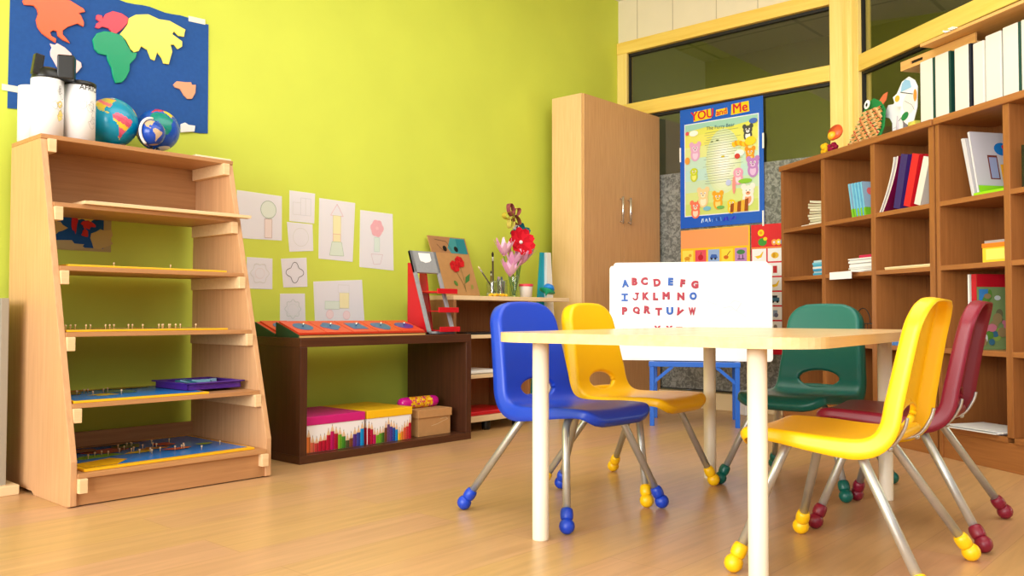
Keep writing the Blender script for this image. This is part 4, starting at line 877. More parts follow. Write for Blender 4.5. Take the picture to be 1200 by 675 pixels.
def book(name, label, cat, s, d, z, th, depth, h, cover, spine, lean=0, rz=0, pages=(240, 236, 226), deco=None, group=G2):
    """spine or page edge faces the room; cover faces left"""
    o = bk(name, label, cat, s, d, z+th*math.sin(max(lean, 0)), group, lean, rz)
    MB(pages).box(.0015, th-.0015, .004, depth-.004, .003, h-.003).build('pages', M['paper'], o)
    m = MB(cover); m.box(0, .0015, 0, depth, 0, h); m.box(th-.0015, th, 0, depth, 0, h)
    if spine: m.box(0, th, 0, .0015, 0, h, spine)
    m.build('cover', M['gloss'], o)
    if deco:
        m = MB(); deco(m, depth, h); m.v = [(th+.0004-v[1], v[0], v[2]) for v in m.v]; m.build('cover_picture', M['gloss'], o)
    return o
# column 1, row 1 : curled pile of booklets
m = MB(); 
for k in range(9):
    c = [(222, 216, 190), (206, 200, 172), (232, 228, 206)][k % 3]; n = 8; dx = .012*math.sin(k*1.7)
    for i in range(n):
        a0, a1 = i/n, (i+1)/n; f = lambda a: .012*(1-a)**2*(k/8)+.0
        m.add([(-.10+dx+.18*a0, y, .014*k+z_+f(a0)*1.6) for y in (0, .2) for z_ in (0, .012)]+[(-.10+dx+.18*a1, y, .014*k+z_+f(a1)*1.6) for y in (0, .2) for z_ in (0, .012)], [(0, 4, 5, 1), (1, 5, 7, 3), (2, 3, 7, 6), (0, 2, 6, 4), (0, 1, 3, 2), (4, 6, 7, 5)], c)
q = single(m, 'booklet_pile', M['paper'], 'curled pile of cream booklets in the top left bookcase cell', 'booklets', bw(-1.012, .05, 1.1545), BRZ, G2)
single(MB((236, 232, 224)).box(-.08, .13, 0, .2, 0, .005), 'paper_sheet', M['paper'], 'white sheets under the curled booklet pile', 'papers', bw(-1.05, .012, 1.1478), BRZ, G2)
def deco_blue(m, d, h):
    m.rect(0, d, 0, h*.25, (120, 190, 40), 1); m.rect(0, d, h*.25, h, (150, 180, 206), 1); m.ell(d*.55, h*.6, .03, .03, (200, 60, 60), 2); m.ell(d*.5, h*.45, .05, .03, (90, 110, 160), 2); m.ell(d*.2, h*.72, .018, .02, (230, 110, 110), 3)
for k in range(5):
    def two(m): pass
    b = book('booklet', ['pale blue booklet with green foot, leftmost of the five leaning in the bookcase', 'second pale blue leaning booklet from the left', 'middle pale blue leaning booklet of five', 'fourth pale blue leaning booklet from the left', 'rightmost pale blue leaning booklet of five'][k], 'booklet', -.655+.022*k, .02+.003*k, 1.1475, .013, .2, .185, (120, 196, 226), (126, 204, 236), lean=R(-11), deco=deco_blue if k == 4 else (deco_blue if k == 0 else None))
    MB((130, 200, 50)).box(-.0003, .0133, -.0006, .0004, 0, .045).build('green_strip', M['gloss'], b)
book('book', 'red and navy book behind the blue leaning booklets', 'book', -.60, .233, 1.1475, .03, .057, .235, (190, 30, 60), (196, 30, 66), lean=R(-3), deco=lambda m, d, h: (m.rect(.0, d, h*.75, h, (30, 60, 130), 1), m.rect(0, d, 0, h*.75, (196, 60, 70), 1)))
# column 3, row 1 : open magazines and books leaning
def lean_mag(label, s, d, z, h, w, cover, edge, bend, th=.01, cname='magazine'):
    o = bk(cname, label, 'magazine', s, d, z, G2); n = 10; m = MB(cover); m.smooth = True; vs = []
    for i in range(n+1):
        f = i/n; x = bend*(1-(1-f)**2); zz = h*math.sin(f*1.25)/math.sin(1.25)
        vs += [(x, 0, zz), (x, w, zz), (x+th, 0, zz), (x+th, w, zz)]
    fs = []; 
    for i in range(n):
        a = 4*i; b = a+4; fs += [(a, a+1, b+1, b), (a+2, b+2, b+3, a+3), (a+1, a+3, b+3, b+1)]
    m.add(vs, fs, cover); m.add([vs[4*i+j] for i in range(n+1) for j in (0, 2)], [(2*i, 2*i+2, 2*i+3, 2*i+1) for i in range(n)], edge); m.add([vs[4*n], vs[4*n+1], vs[4*n+3], vs[4*n+2]], [(0, 1, 2, 3)], edge)
    m.build('magazine_body', M['gloss'], o); return o
lean_mag('white curved magazine leaning furthest left in the third cell', -.432, .02, 1.1475, .262, .2, (236, 234, 230), (246, 244, 240), .115, .006)
lean_mag('maroon magazine leaning against the books in the third cell', -.415, .022, 1.1475, .262, .2, (128, 18, 74), (226, 216, 214), .12, .01)
book('book', 'dark violet shiny book leaning in the third cell', 'book', -.315, .014, 1.1475, .05, .2, .262, (64, 44, 120), (56, 40, 110), lean=R(14))
book('book', 'bright red folder leaning in the third cell', 'folder', -.238, .012, 1.1475, .05, .21, .25, (206, 24, 40), (216, 30, 46), lean=R(16))
book('book', 'grey white book at the right of the third cell', 'book', -.165, .014, 1.1475, .045, .2, .225, (206, 202, 196), (226, 222, 214), lean=R(18), deco=lambda m, d, h: m.ell(d*.5, h*.5, .03, .04, (120, 80, 70), 1))
# row 2
stack('small stack of blue and white booklets in the second row, left cell', bw(-.968, .02, .8585), .10, .2, [(70, 170, 210), (190, 220, 230), (60, 160, 210), (236, 236, 232), (80, 180, 214), (120, 200, 226), (200, 220, 226)], .012, 'booklet_stack', BRZ, group=G2)
stack('thick stack of white booklets in the second row, middle cell', bw(-.60, .04, .8587), .22, .22, [(240, 238, 234), (226, 224, 222), (244, 242, 240)]*4, .0062, 'booklet_stack', BRZ, group=G2)
single(MB((204, 44, 84)).box(-.08, .09, 0, .2, 0, .016), 'notebook', M['gloss'], 'red notebook lying on the stack of white booklets', 'notebook', bw(-.578, .06, .9338), BRZ, G2)
o = bk('paper_sheet', 'white paper sticking out over the shelf edge of the middle cell', 'papers', -.675, -.045, .8583-.02+.02, G2)
m = MB((250, 250, 250)); m.box(-.09, .10, .0, .09, 0, .004); m.box(-.085, .105, -.004, .0, -.035, .004); m.build('sheet', M['paper'], o)
stack('flat pale cream strips lying in the second row, right cell', bw(-.225, .02, .8584), .34, .06, [(236, 214, 160), (244, 226, 180)], .007, 'paper_strip', BRZ+R(-1.5), group=G2)
# row 3
o = bk('wire_basket', 'small black wire basket behind the green chair in the bookcase', 'basket', -.60, .04, .4902, None)
m = MB()
for z in (.0, .05, .1): m.tube([(-.085, 0, z), (.085, 0, z), (.085, .16, z), (-.085, .16, z), (-.085, 0, z)], .0022, 6)
for k in range(8): x = -.085+.17*k/7; m.tube([(x, 0, 0), (x, 0, .1)], .0015, 6); m.tube([(x, 0, 0.001), (x, .16, .001)], .0015, 6)
m.tube([(.06*math.cos(a), .0, .1+.08*math.sin(a)) for a in [PI*k/12 for k in range(13)]], .0025, 6); m.build('wire', M['wire'], o)
m = MB((40, 110, 190)); m.box(-.12, .12, 0, .2, 0, .022); m.box(-.10, .10, -.0006, .1, .002, .02, (230, 236, 244)); m.box(-.05, .02, -.001, 0, .0, .021, (60, 120, 200))
single(m, 'flat_box', M['gloss'], 'flat blue and white box in the cell below the table top line', 'box', bw(-.30, .01, .4877), BRZ, G2)
# unit 2
def clear_folder(label, s, d, c, lean, h=.27, deco=None):
    return book('plastic_folder', label, 'folder', s, d, 1.1600 if deco else 1.1475, .012, .21, h, c, (214, 212, 220), lean=lean, deco=deco)
def deco_house(m, d, h):
    m.rect(0, d, 0, h, (196, 194, 204), 1); m.rect(.07, .12, .06, .17, (120, 60, 50), 2); m.rect(.076, .114, .065, .16, (150, 160, 200), 3); m.ell(.15, .2, .04, .03, (30, 120, 200), 3); m.rect(.13, .2, .03, .13, (240, 170, 40), 2); m.rect(0, d, 0, .03, (140, 210, 40), 4); m.ell(.16, .21, .01, .01, (210, 50, 60), 5)
clear_folder('clear plastic folder leaning leftmost in the right bookcase', .185, .03, (206, 206, 206), R(-13))
clear_folder('second clear plastic folder leaning in the right bookcase', .198, .025, (214, 212, 214), R(-12), .265)
clear_folder('grey picture folder leaning in front in the right bookcase', .224, .022, (196, 192, 206), R(-11), .275, deco_house)
m = MB((150, 214, 30)); m.box(0, .18, 0, .2, 0, .012); single(m, 'green_board', M['gloss'], 'lime green board lying under the picture folders', 'board', bw(.2118, .015, 1.1475), BRZ, G2)
m = MB(); m.box(0, .134, 0, .2, 0, .078, (246, 206, 60)); m.box(-.002, .136, -.002, .2, .062, .08, (232, 130, 40)); m.box(.02, .12, -.0008, 0, .01, .055, (250, 226, 110)); 
o = bk('game_box', 'yellow box with orange top in the second row of the right bookcase', 'box', .252, .02, .8585, G2); m.build('box_body', M['gloss'], o); MB((170, 160, 160)).box(.0, .134, .01, .2, .0805, .092).build('box_lid', M['gloss'], o)
book('book', 'white ring bound book edge in the third row of the right bookcase', 'book', .152, .03, .4875, .012, .2, .325, (236, 234, 230), (240, 238, 236))
def deco_big(m, d, h):
    m.rect(0, d, 0, h, (124, 150, 96), 1); m.rect(0, d, h*.83, h, (190, 24, 40), 2); m.rect(.01, .055, h*.62, h*.8, (60, 130, 200), 3)
    rnd = random.Random(8)
    for k in range(26): m.ell(rnd.uniform(.02, d-.02), rnd.uniform(.03, h*.75), rnd.uniform(.008, .03), rnd.uniform(.008, .03), rnd.choice([(90, 140, 60), (140, 170, 80), (200, 210, 210), (60, 110, 140), (150, 130, 90), (200, 120, 140), (110, 110, 80)]), 3+k % 8)
book('book', 'large red topped picture book behind the maroon chair', 'book', .176, .028, .4875, .03, .24, .325, (176, 20, 40), (190, 26, 44), deco=deco_big)
single(MB((30, 120, 60)).box(0, .006, 0, .2, 0, .2), 'book_cover', M['gloss'], 'thin green book next to the large picture book', 'book', bw(.1665, .024, .4876), BRZ, G2)
stack('loose white papers on the lowest board of the right bookcase', bw(.225, -.01, .1407), .26, .22, [(244, 242, 240), (232, 230, 230), (246, 246, 244), (224, 224, 226)], .004, 'paper_stack', BRZ+R(6), jit=.02, group=G2)
book('book', 'black spined book at the far right edge of the picture', 'book', .475, .012, 1.1475, .04, .2, .17, (26, 24, 24), (30, 28, 28))

# on top of the bookcases
BZ = 1.5305
o = bk('paper_flowers', 'small bunch of yellow and dark red craft flowers on the bookcase top', 'craft', -.915, .06, BZ, None)
for (x, z, r, c) in ((-.05, .04, .036, (244, 190, 30)), (.03, .036, .03, (150, 24, 60))):
    m = MB(c); rnd = random.Random(int(r*1000))
    for k in range(14): v = Vector((rnd.uniform(-1, 1), rnd.uniform(-1, 1), rnd.uniform(-1, 1))).normalized()*r*.62; m.ball((x+v.x, v.y, z+v.z), r*.42, 8)
    m.build('craft_flower', M['matte'], o)
m = MB((240, 100, 50)); m.T = Matrix.Translation((.065, 0, .11)) @ Matrix.Rotation(R(70), 4, 'X') @ Matrix.Rotation(R(20), 4, 'Y'); m.lathe([(.046, .012), (.04, -.002), (.012, -.012), (.0001, -.012)], 20); m.build('orange_cup', M['plastic'], o)
m = MB((246, 186, 40)); m.T = Matrix.Translation((.05, -.015, .095)); m.ball((0, 0, 0), .026, 12); m.build('yellow_centre', M['plastic'], o)
single(MB((160, 130, 110)).box(-.05, .05, 0, .03, 0, .006), 'wooden_strip', M['matte'], 'small brown strip lying left of the craft flowers', 'strip', bw(-1.03, .03, BZ), BRZ)
# craft fish: green rim, rows of orange folded scales
o = bk('craft_fish', 'green rimmed craft fish with rows of orange paper scales on the bookcase', 'craft', -.615, .05, BZ, None); 
FO = [(-.125, 0), (.15, 0), (.175, .06), (.17, .15), (.13, .20), (.06, .235), (.01, .215), (-.03, .16), (-.10, .05)]
FI = [(-.112, .0), (.140, .0), (.164, .06), (.160, .145), (.122, .19), (.03, .185), (-.02, .155), (-.092, .045)]
TL = Matrix.Rotation(R(-8), 4, 'X')
m = MB(); m.T = TL; m.prism(FO, .0, .006, 'y').build('green_body', M['green_craft'], o, .001)
rnd = random.Random(3)
for r_ in range(8):
    z = .008+.021*r_; xs = [x for x in [-.13+.004*i for i in range(80)] if inpoly(x, z+.008, FI)]
    if not xs: continue
    m = MB(); m.T = TL; n = 26; x0, x1 = xs[0], xs[-1]
    for i in range(n):
        a = x0+(x1-x0)*i/n; b = x0+(x1-x0)*(i+1)/n; w = lambda x: .006*abs(math.sin(x*62+r_*1.3)); c = [(226, 184, 124), (238, 204, 150), (210, 158, 100), (230, 176, 112)][(i//2+r_) % 4] if (i+r_*3) % 9 else (200, 80, 66)
        m.add([(a, -.004, z+w(a)), (b, -.004, z+w(b)), (b, -.014, z+.010+w(b)), (a, -.014, z+.010+w(a)), (b, -.003, z+.018+w(b)), (a, -.003, z+.018+w(a))], [(0, 1, 2, 3), (3, 2, 4, 5)], c)
    m.build('scale_row', M['matte'], o)
m = MB(); m.T = TL; m.prism(el(.022, .024, 18), -.003, 0, 'y', (250, 250, 250)); m.v = [(v[0]+.055, v[1], v[2]+.198) for v in m.v]; m.ell(.058, .198, .008, .01, (20, 20, 20), 1); m.v[-16:] = [(v[0], v[1]-.034, v[2]) for v in m.v[-16:]]; m.build('eye', M['paper'], o)
m = MB((214, 110, 70)); m.T = TL; m.prism([(.10, .2), (.14, .235), (.17, .24), (.165, .2), (.14, .18)], .001, .005, 'y').build('orange_fin', M['matte'], o)
# white paper figures
o = bk('paper_figure', 'white cut out paper figure with frilled top next to the craft fish', 'craft', -.42, .115, BZ, None)
MB((246, 246, 250)).prism([(-.03, 0), (.045, 0), (.05, .06), (.04, .1), (.06, .15), (.03, .165), (.01, .2), (-.02, .175), (-.06, .18), (-.10, .13), (-.05, .11), (-.03, .08)], 0, .004, 'y').build('cut_out', M['paper'], o)
m = MB((214, 206, 220)); m.tube([(.01, .025, 0), (.01, .025, .11)], [.03, .026], 14).build('paper_roll', M['paper'], o)
m = MB((60, 60, 70)); m.T = Matrix.Translation((0, -.0008, 0)); m.pline([(.02, .08), (.05, .1), (.06, .13)], .003, (90, 90, 96), 1); m.pline([(-.02, .05), (.02, .06)], .002, (190, 190, 196), 1); m.build('ink_line', M['paper'], o)
o = bk('paper_figure', 'white cut out figure in a blue cap leaning beside the binders', 'craft', -.28, .06, BZ, None)
MB((246, 246, 248)).prism([(-.01, .05), (.03, .02), (.06, .04), (.085, .1), (.09, .2), (.07, .235), (.03, .262), (-.02, .25), (-.06, .2), (-.09, .19), (-.07, .14), (-.03, .13), (-.04, .09)], 0, .004, 'y').build('cut_out', M['paper'], o)
m = MB(); m.T = Matrix.Translation((0, -.001, 0)); m.poly([(-.03, .2), (.05, .205), (.04, .24), (.005, .255), (-.02, .24)], (150, 196, 230), 1); m.ell(.03, .13, .045, .05, (226, 226, 224), 1); m.ell(.0, .075, .028, .018, (40, 130, 70), 2, .4); m.ell(-.055, .175, .018, .016, (240, 180, 60), 2); m.ell(.075, .16, .012, .03, (230, 150, 60), 2); m.pline([(-.03, .2), (.06, .17)], .004, (60, 60, 66), 2); m.pline([(0, .15), (.05, .12), (.07, .09)], .002, (120, 120, 124), 2); m.build('drawn_picture', M['paper'], o)
MB((220, 214, 90)).box(.02, .07, .0, .03, 0, .04).build('yellow_block', M['matte'], o)
MB((90, 96, 110)).tube([(.03, .02, .04), (.03, .012, .1)], .008, 8).build('prop_stick', M['matte'], o)
# binders
BN = [(-.112, 'green'), (-.012, 'green'), (.110, 'black'), (.222, 'plain'), (.292, 'plain'), (.385, 'green'), (.480, 'green'), (.580, 'green')]
HB = [.287, .287, .283, .272, .283, .288, .288, .288]; WB = [.0865, .088, .088, .062, .086, .083, .086, .09]
BL = ['leftmost white spined binder beside the white cut out figures', 'second white spined binder, with a broad dark green side', 'third white spined binder, followed by a navy gap', 'narrow plain white binder pressed to a wider one', 'wider plain white binder right of the narrow one', 'white spined binder right of the two plain ones', 'second to last white binder toward the picture edge', 'last white binder at the edge of the picture']
for k, ((s, kind), h, w) in enumerate(zip(BN, HB, WB)):
    o = bk('binder', BL[k]+' on the bookcase', 'binder', s, .012, BZ, 'white binders on top of the bookcase')
    cm = M['binder_black'] if kind == 'black' else (M['binder_green'] if kind == 'green' else M['binder_white'])
    BX(.003, w-.003, .0, .24, 0, h, 'spine', M['binder_white'], o, .002)
    BX(w-.003, w+(.010 if kind != 'plain' else .001), .002, .24, 0, h-.001, 'cover_board', cm, o, .001); BX(0.0, .003, .002, .24, 0, h-.001, 'cover_board', cm, o, .001)
# boards lying on the binders
TB_ = BZ+.2885
o = bk('wooden_tray', 'pale wooden tray with a slot handle lying on the binders', 'tray', -.095, .04, TB_, None, rz=R(2))
m = MB(); m.box(-.17, .3, 0, .20, 0, .008).build('tray_floor', M['ply_light'], o, .001)
m = MB()
for b in ((-.17, -.10, 0, .044), (-.02, .3, 0, .044), (-.10, -.02, 0, .016), (-.10, -.02, .03, .044)): m.box(b[0], b[1], -.008, 0, b[2], b[3])
m.build('slotted_side', M['ply'], o)
BX(-.10, -.02, -.001, .0, .014, .032, 'slot_shade', M['gasket'], o, 0)  # dark plate standing in for the shade inside the slot
o = bk('plywood_board', 'long plywood board resting on the tray above the binders', 'board', .08, -.04, TB_+.046, None, rz=R(1))
BX(-.12, 1.2, -.0, .28, 0, .014, 'board', M['ply'], o, .001)
m = MB((236, 232, 224)); rnd = random.Random(6)
for k in range(6): m.tube([(.04+.012*k, -.002, .015), (.03+.014*k+rnd.uniform(-.02, .02), -.01, .02+rnd.uniform(-.004, .006)), (.05+.014*k, -.006, .012)], .0022, 6)
m.build('string_knot', M['matte'], o)

# small pale box on the floor near the bookcase end
single(MB().box(-.10, .0, 0, .10, 0, .11), 'storage_bin', M['white'], 'small pale grey box on the floor by the left end of the bookcase', 'box', (5.02, 2.52, 0), BRZ, bevel=.004)

# ------------------------------------------------------------------ white shelf cut by the left edge of the picture
o = thing('white_cubby', 'pale grey shelf unit cut off by the left edge of the picture', 'shelf', (.55, 3.36, 0))
BX(.512, .538, 0, .22, 0, .692, 'side_panel', M['grey_light'], o, .002); BX(0, .026, 0, .22, 0, .692, 'side_panel', M['grey_light'], o, .002)
for z in (.04, .17, .32, .48, .672): BX(.026, .512, .01, .22, z, z+.02, 'shelf_board', M['walnut'] if z < .6 else M['grey_light'], o, .001)
BX(.0, .572, -.03, .18, 0, .035, 'base', M['cream_edge'], o, .003)
single(MB((24, 90, 190)).box(0, .3, 0, .15, 0, .03), 'blue_tray', M['plastic'], 'blue tray in the pale shelf at the left picture edge', 'tray', (.75, 3.375, .5005), bevel=.003)

# ------------------------------------------------------------------ table
TC = Vector((2.489, 1.303, 0)); TA = R(4.8); TT = .586
t = thing('childrens_table', 'low birch topped table with cream legs and rounded corners', 'table', TC, TA)
def rrect(a, b, r, n=10): return [(x+r*math.cos(q), y+r*math.sin(q)) for (x, y, q0) in ((a-r, b-r, 0), (-a+r, b-r, PI/2), (-a+r, -b+r, PI), (a-r, -b+r, 1.5*PI)) for q in [q0+PI/2*k/n for k in range(n+1)]]
TO = .085
m = MB(); m.prism(rrect(.575+TO, .324+.145, .13), TT-.027, TT-.0015, 'z').build('edge_band', M['table_edge'], t)
m = MB(); m.prism(rrect(.575+TO, .324+.145, .13), TT-.0015, TT, 'z').build('table_top', M['table_top'], t)
for x, y in ((-.575, .324), (.575, .324), (.575, -.324), (-.580, -.314)):
    q = MB().lathe([(.023, 0), (.0235, .004), (.0235, TT-.027)], 28).build('leg', M['cream_metal'], t); q.location = (x, y, 0)

# ------------------------------------------------------------------ chairs
def chair_shell():
    prof = spline([(-.207, .326), (-.192, .342), (-.165, .351), (-.08, .350), (.02, .344), (.095, .343), (.133, .352), (.155, .380), (.168, .43), (.188, .53), (.203, .60), (.219, .660)], 10)
    pr2 = [Vector((p[0], p[1])) for p in [(v.x, v.y) for v in [Vector((q[0], q[1], 0)) for q in [(p.x, p.y) for p in [Vector((a.x, a.y, 0)) for a in prof]]]]]
    Ls = [0]
    for a, b in zip(pr2, pr2[1:]): Ls.append(Ls[-1]+(b-a).length)
    Lt = Ls[-1]
    def at(s):
        for i in range(len(Ls)-1):
            if s <= Ls[i+1] or i == len(Ls)-2:
                f = (s-Ls[i])/(Ls[i+1]-Ls[i]); p = pr2[i].lerp(pr2[i+1], f); d = (pr2[i+1]-pr2[i]).normalized(); return p, d
    sb = next(L for L, p in zip(Ls, pr2) if p.y > .352 and p.x > .1)     # where the seat turns into the back
    def width(s):
        f = s/Lt
        tab = [(0, .150), (.25, .163), (.45, .162), (.55, .155), (.7, .146), (.85, .136), (1, .127)]
        for (a, wa), (b, wb_) in zip(tab, tab[1:]):
            if f <= b: w = wa+(wb_-wa)*(f-a)/(b-a); break
        for (d, rc) in ((s, .06), (Lt-s, .055)):
            if d < rc: w -= rc-math.sqrt(max(0, rc*rc-(rc-d)**2))
        return w
    NV, NU = 84, 36
    ss = []
    for i in range(NV+1):
        f = i/NV; ss.append(Lt*(f-.035*math.sin(2*PI*f)*.8))
    bm = bmesh.new(); grid = []; hs = sb+.046; hr = (.088, .040)
    par = {}
    for s in ss:
        row = []; p, d = at(s); n = Vector((-d.y, d.x)); w = width(s); back = max(0, min(1, (s-sb)/.12+.3))
        for k in range(NU+1):
            u = -1+2*k/NU; q = u*w/.16; c = .008*back*q*q - .006*(1-back)*(1-q*q)
            c2 = .012*(1-min(1, abs(u*w)/.13)**2)*max(0, (s-(Lt-.2))/.2)**2; pp = p+d*c2
            v = bm.verts.new((u*w, pp.x+n.x*c, pp.y+n.y*c)); par[v] = (u*w, s); row.append(v)
        grid.append(row)
    nrm = {}
    for i in range(NV):
        for k in range(NU): bm.faces.new((grid[i][k], grid[i][k+1], grid[i+1][k+1], grid[i+1][k]))
    def hrad(v): x, s = par[v]; return math.hypot(x/hr[0], (s-hs)/hr[1])
    kill = [f for f in bm.faces if all(hrad(v) < 1.0 for v in f.verts)]
    bmesh.ops.delete(bm, geom=kill, context='FACES')
    for v in bm.verts:
        q = hrad(v)
        if q < 1.0 and q > 0 and any(e.is_boundary for e in v.link_edges):
            x, s = par[v]; x2, s2 = x/q, hs+(s-hs)/q; p, d = at(s2); n = Vector((-d.y, d.x)); back = max(0, min(1, (s2-sb)/.12+.3)); u = x2/.16
            c = .008*back*u*u-.006*(1-back)*(1-u*u); v.co = (x2, p.x+n.x*c, p.y+n.y*c); par[v] = (x2, s2)
    bm.normal_update()
    def loops():
        es = set(e for e in bm.edges if e.is_boundary); out = []
        while es:
            e = es.pop(); L = [e.verts[0], e.verts[1]]
            while True:
                nx = [q for q in L[-1].link_edges if q in es]
                if not nx: break
                q = nx[0]; es.discard(q); L.append(q.other_vert(L[-1]))
            if L[0] is L[-1]: L.pop()
            out.append(L)
        return sorted(out, key=len, reverse=True)
    lp = loops(); outer, hole = lp[0], lp[1]
    sd = 1 if sum((f.normal.z for f in bm.faces)) > 0 else -1
    N0 = {v: v.normal*sd for v in outer+hole}
    def rings(L, steps, inward):
        n = len(L); base = [v.co.copy() for v in L]; ctr = sum(base, Vector())/n; O = []
        for i in range(n):
            tg = (base[(i+1) % n]-base[i-1]).normalized(); o = tg.cross(N0[L[i]]).normalized(); O.append(o)
        # make the direction consistent: away from the middle of the shell (or into the hole)
        chk = sum(O[i].dot(base[i]-ctr)*1 for i in range(n)); sg = 1 if chk > 0 else -1
        if inward: sg = -sg
        prev = L
        O = [(O[i-2]+O[i-1]+O[i]*2+O[(i+1) % n]+O[(i+2) % n]).normalized() for i in range(n)]; NN = [(N0[L[i-1]]+N0[L[i]]+N0[L[(i+1) % n]]).normalized() for i in range(n)]
        for st in steps:
            cur = []
            for i in range(n):
                a, b = st(L[i]) if callable(st) else st
                cur.append(bm.verts.new(base[i]+O[i]*sg*a-NN[i]*b))
            for i in range(n):
                j = (i+1) % n
                bm.faces.new((prev[i], prev[j], cur[j], cur[i]))
            prev = cur
    r = .010
    def dep(v):
        s = par[v][1]; f = s/Lt
        return .016 if f < .1 else (.016+.020*min(1, (f-.1)/.35) if f < .55 else .036-.006*(f-.55)/.45)
    steps = [(r*math.sin(a), r*(1-math.cos(a))) for a in (R(22), R(45), R(68), R(90))] + [(lambda v: (r+.001, r+dep(v)*.5)), (lambda v: (r+.002, r+dep(v)))]
    rings(outer, steps, False)
    rings(hole, [(.004, .0012), (.0065, .005), (.0065, .016)], True)
    bmesh.ops.recalc_face_normals(bm, faces=bm.faces)
    bmesh.ops.translate(bm, verts=bm.verts, vec=(0, -.045, 0))
    me = bpy.data.meshes.new('shell'); bm.to_mesh(me); bm.free()
    for p in me.polygons: p.use_smooth = True
    return me
SHELL = chair_shell()
def foot_pts(f): return f
def make_chair(label, loc, rz, pm, feet=None):
    o = thing('childs_chair', label, 'chair', loc, rz, 'plastic shell chairs around the table')
    me = SHELL.copy(); me.materials.clear(); me.materials.append(pm); sh = bpy.data.objects.new('seat_shell', me); COL.objects.link(sh); sh.parent = o
    sm = sh.modifiers.new('thick', 'SOLIDIFY'); sm.thickness = .0045; sm.offset = 0
    for (sx, sy) in ((-1, 1), (1, 1), (-1, -1), (1, -1)):
        top = Vector((sx*.132, .050 if sy > 0 else -.125, .312)); ballc = Vector((sx*.237, sy*.222, .0236))
        d = (ballc-top).normalized(); foot = ballc-d*.026
        knee = [Vector((sx*.02, top.y*.95, .327)), Vector((sx*.080, top.y, .3265))]
        a = Vector((sx*.098, top.y, .3255)); c = top+d*.045
        for k in range(1, 9):
            q = k/8; knee.append(a*(1-q)**2+top*2*q*(1-q)+c*q*q)
        lg = MB().tube([tuple(p) for p in knee+[foot]], .0122, 14).build('leg', M['steel'], o)
        m = MB(); m.T = Matrix.Translation(foot) @ Vector((0, 0, -1)).rotation_difference(d).to_matrix().to_4x4()
        m.lathe([(.0125, .026), (.0165, .024), (.0188, .016), (.0196, .006), (.0186, -.004), (.016, -.009)], 18)
        m.T = Matrix.Identity(4); m.ball(tuple(ballc), .0234, 18)
        m.build('foot_cap', pm, lg)
    for sx in (-1, 1):      # thin metal strap behind the bend of the shell, with its screw
        m = MB(); pts = spline([(sx*.11, .01, .322), (sx*.120, .08, .318), (sx*.128, .125, .332), (sx*.132, .152, .372), (sx*.133, .160, .400)], 6)
        m.tube([tuple(p) for p in pts], .0045, 8); m.ball((sx*.130, .120, .324), .007, 8); m.build('back_strap', M['steel'], o)
    m = MB(); m.smooth = True
    pts = spline([(-.115, .112, .345), (-.09, .124, .352), (0, .128, .354), (.09, .124, .352), (.115, .112, .345)], 6)
    m.tube([tuple(p) for p in pts], [.004+.012*math.sin(PI*i/(len(pts)-1))**.5 for i in range(len(pts))], 10); m.build('back_rib', pm, o)
    return o
def lowest_fix():
    pass
C1 = (2.232, 1.767, 0); C2 = (2.662, 1.804, 0); C3 = (3.172, 1.346, 0); C4 = (2.222, .818, 0); C5 = (2.792, .853, 0)
make_chair('blue plastic chair at the left end of the table', C1, R(-3), M['blue_p'])
make_chair('yellow chair beside the blue one, in front of the whiteboard', C2, R(1.7), M['yellow_p'])
make_chair('green plastic chair at the far right side of the table', C3, R(-91), M['green_p'])
make_chair('yellow chair in front, seen from behind at the right', C4, R(183.8), M['yellow_p'])
make_chair('maroon plastic chair behind the front yellow chair', C5, R(186), M['red_p'])

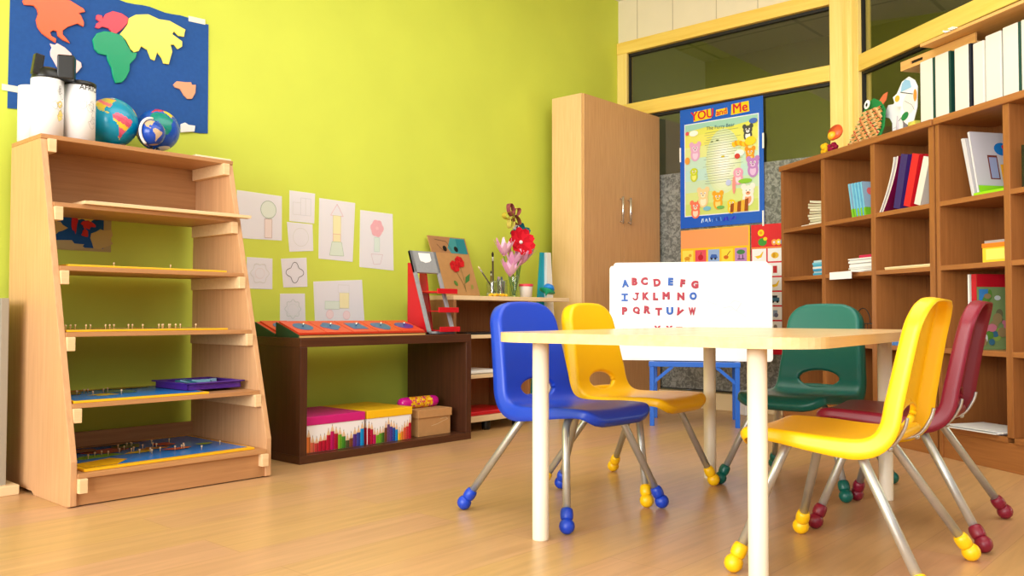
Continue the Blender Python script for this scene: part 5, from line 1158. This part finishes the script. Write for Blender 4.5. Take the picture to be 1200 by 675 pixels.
# ------------------------------------------------------------------ light
def area(name, loc, rot, sx, sy, e, c=(1, 1, 1)):
    l = bpy.data.lights.new(name, 'AREA'); l.shape = 'RECTANGLE'; l.size = sx; l.size_y = sy; l.energy = e; l.color = c
    o = bpy.data.objects.new(name, l); COL.objects.link(o); o.location = loc; o.rotation_euler = rot; return o
area('window_light', (-3.9, .7, 1.8), (0, R(-90), 0), 2.4, 5.2, 480, (1, .985, .96))
area('ceiling_fill', (2.2, 1.2, 2.88), (0, 0, 0), 3.2, 2.6, 74, (1, .99, .97))  # overall fill added under the ceiling, no visible fixture
area('rear_fill', (.4, -2.6, 2.2), (R(62), 0, R(-12)), 3.0, 1.6, 45, (1, 1, 1))  # unseen frontal fill added behind the camera
l = bpy.data.lights.new('corridor_fill', 'POINT'); l.energy = 110; l.shadow_soft_size = .3; l.color = (1, .98, .9); o = bpy.data.objects.new('corridor_fill', l); COL.objects.link(o); o.location = (5.9, -1.6, 1.2)  # unseen point light added to brighten walls and ceiling beyond the glass
w = bpy.data.worlds.new('world'); SC.world = w; w.use_nodes = True
w.node_tree.nodes['Background'].inputs[0].default_value = (.95, .98, 1, 1); w.node_tree.nodes['Background'].inputs[1].default_value = .2

# ------------------------------------------------------------------ camera
f = 1008.88; pit = R(1.6986); rol = R(.0764); g = R(41.7837)
fw0 = Vector((math.cos(g), math.sin(g), 0)); rt0 = Vector((math.sin(g), -math.cos(g), 0)); up0 = Vector((0, 0, 1))
fwd = fw0*math.cos(pit)+up0*math.sin(pit); up1 = -fw0*math.sin(pit)+up0*math.cos(pit)
rt = rt0*math.cos(rol)+up1*math.sin(rol); up2 = up1*math.cos(rol)-rt0*math.sin(rol)
cam = bpy.data.cameras.new('camera'); co = bpy.data.objects.new('camera', cam); COL.objects.link(co)
mt = Matrix((rt, up2, -fwd)).transposed().to_4x4(); mt.translation = (0, 0, .64); co.matrix_world = mt
cam.sensor_fit = 'HORIZONTAL'; cam.sensor_width = 36; cam.lens = f*36/1200; cam.clip_start = .05; cam.clip_end = 60
SC.camera = co
SC.view_settings.view_transform = 'Standard'; SC.view_settings.look = 'None'; SC.view_settings.exposure = -0.08
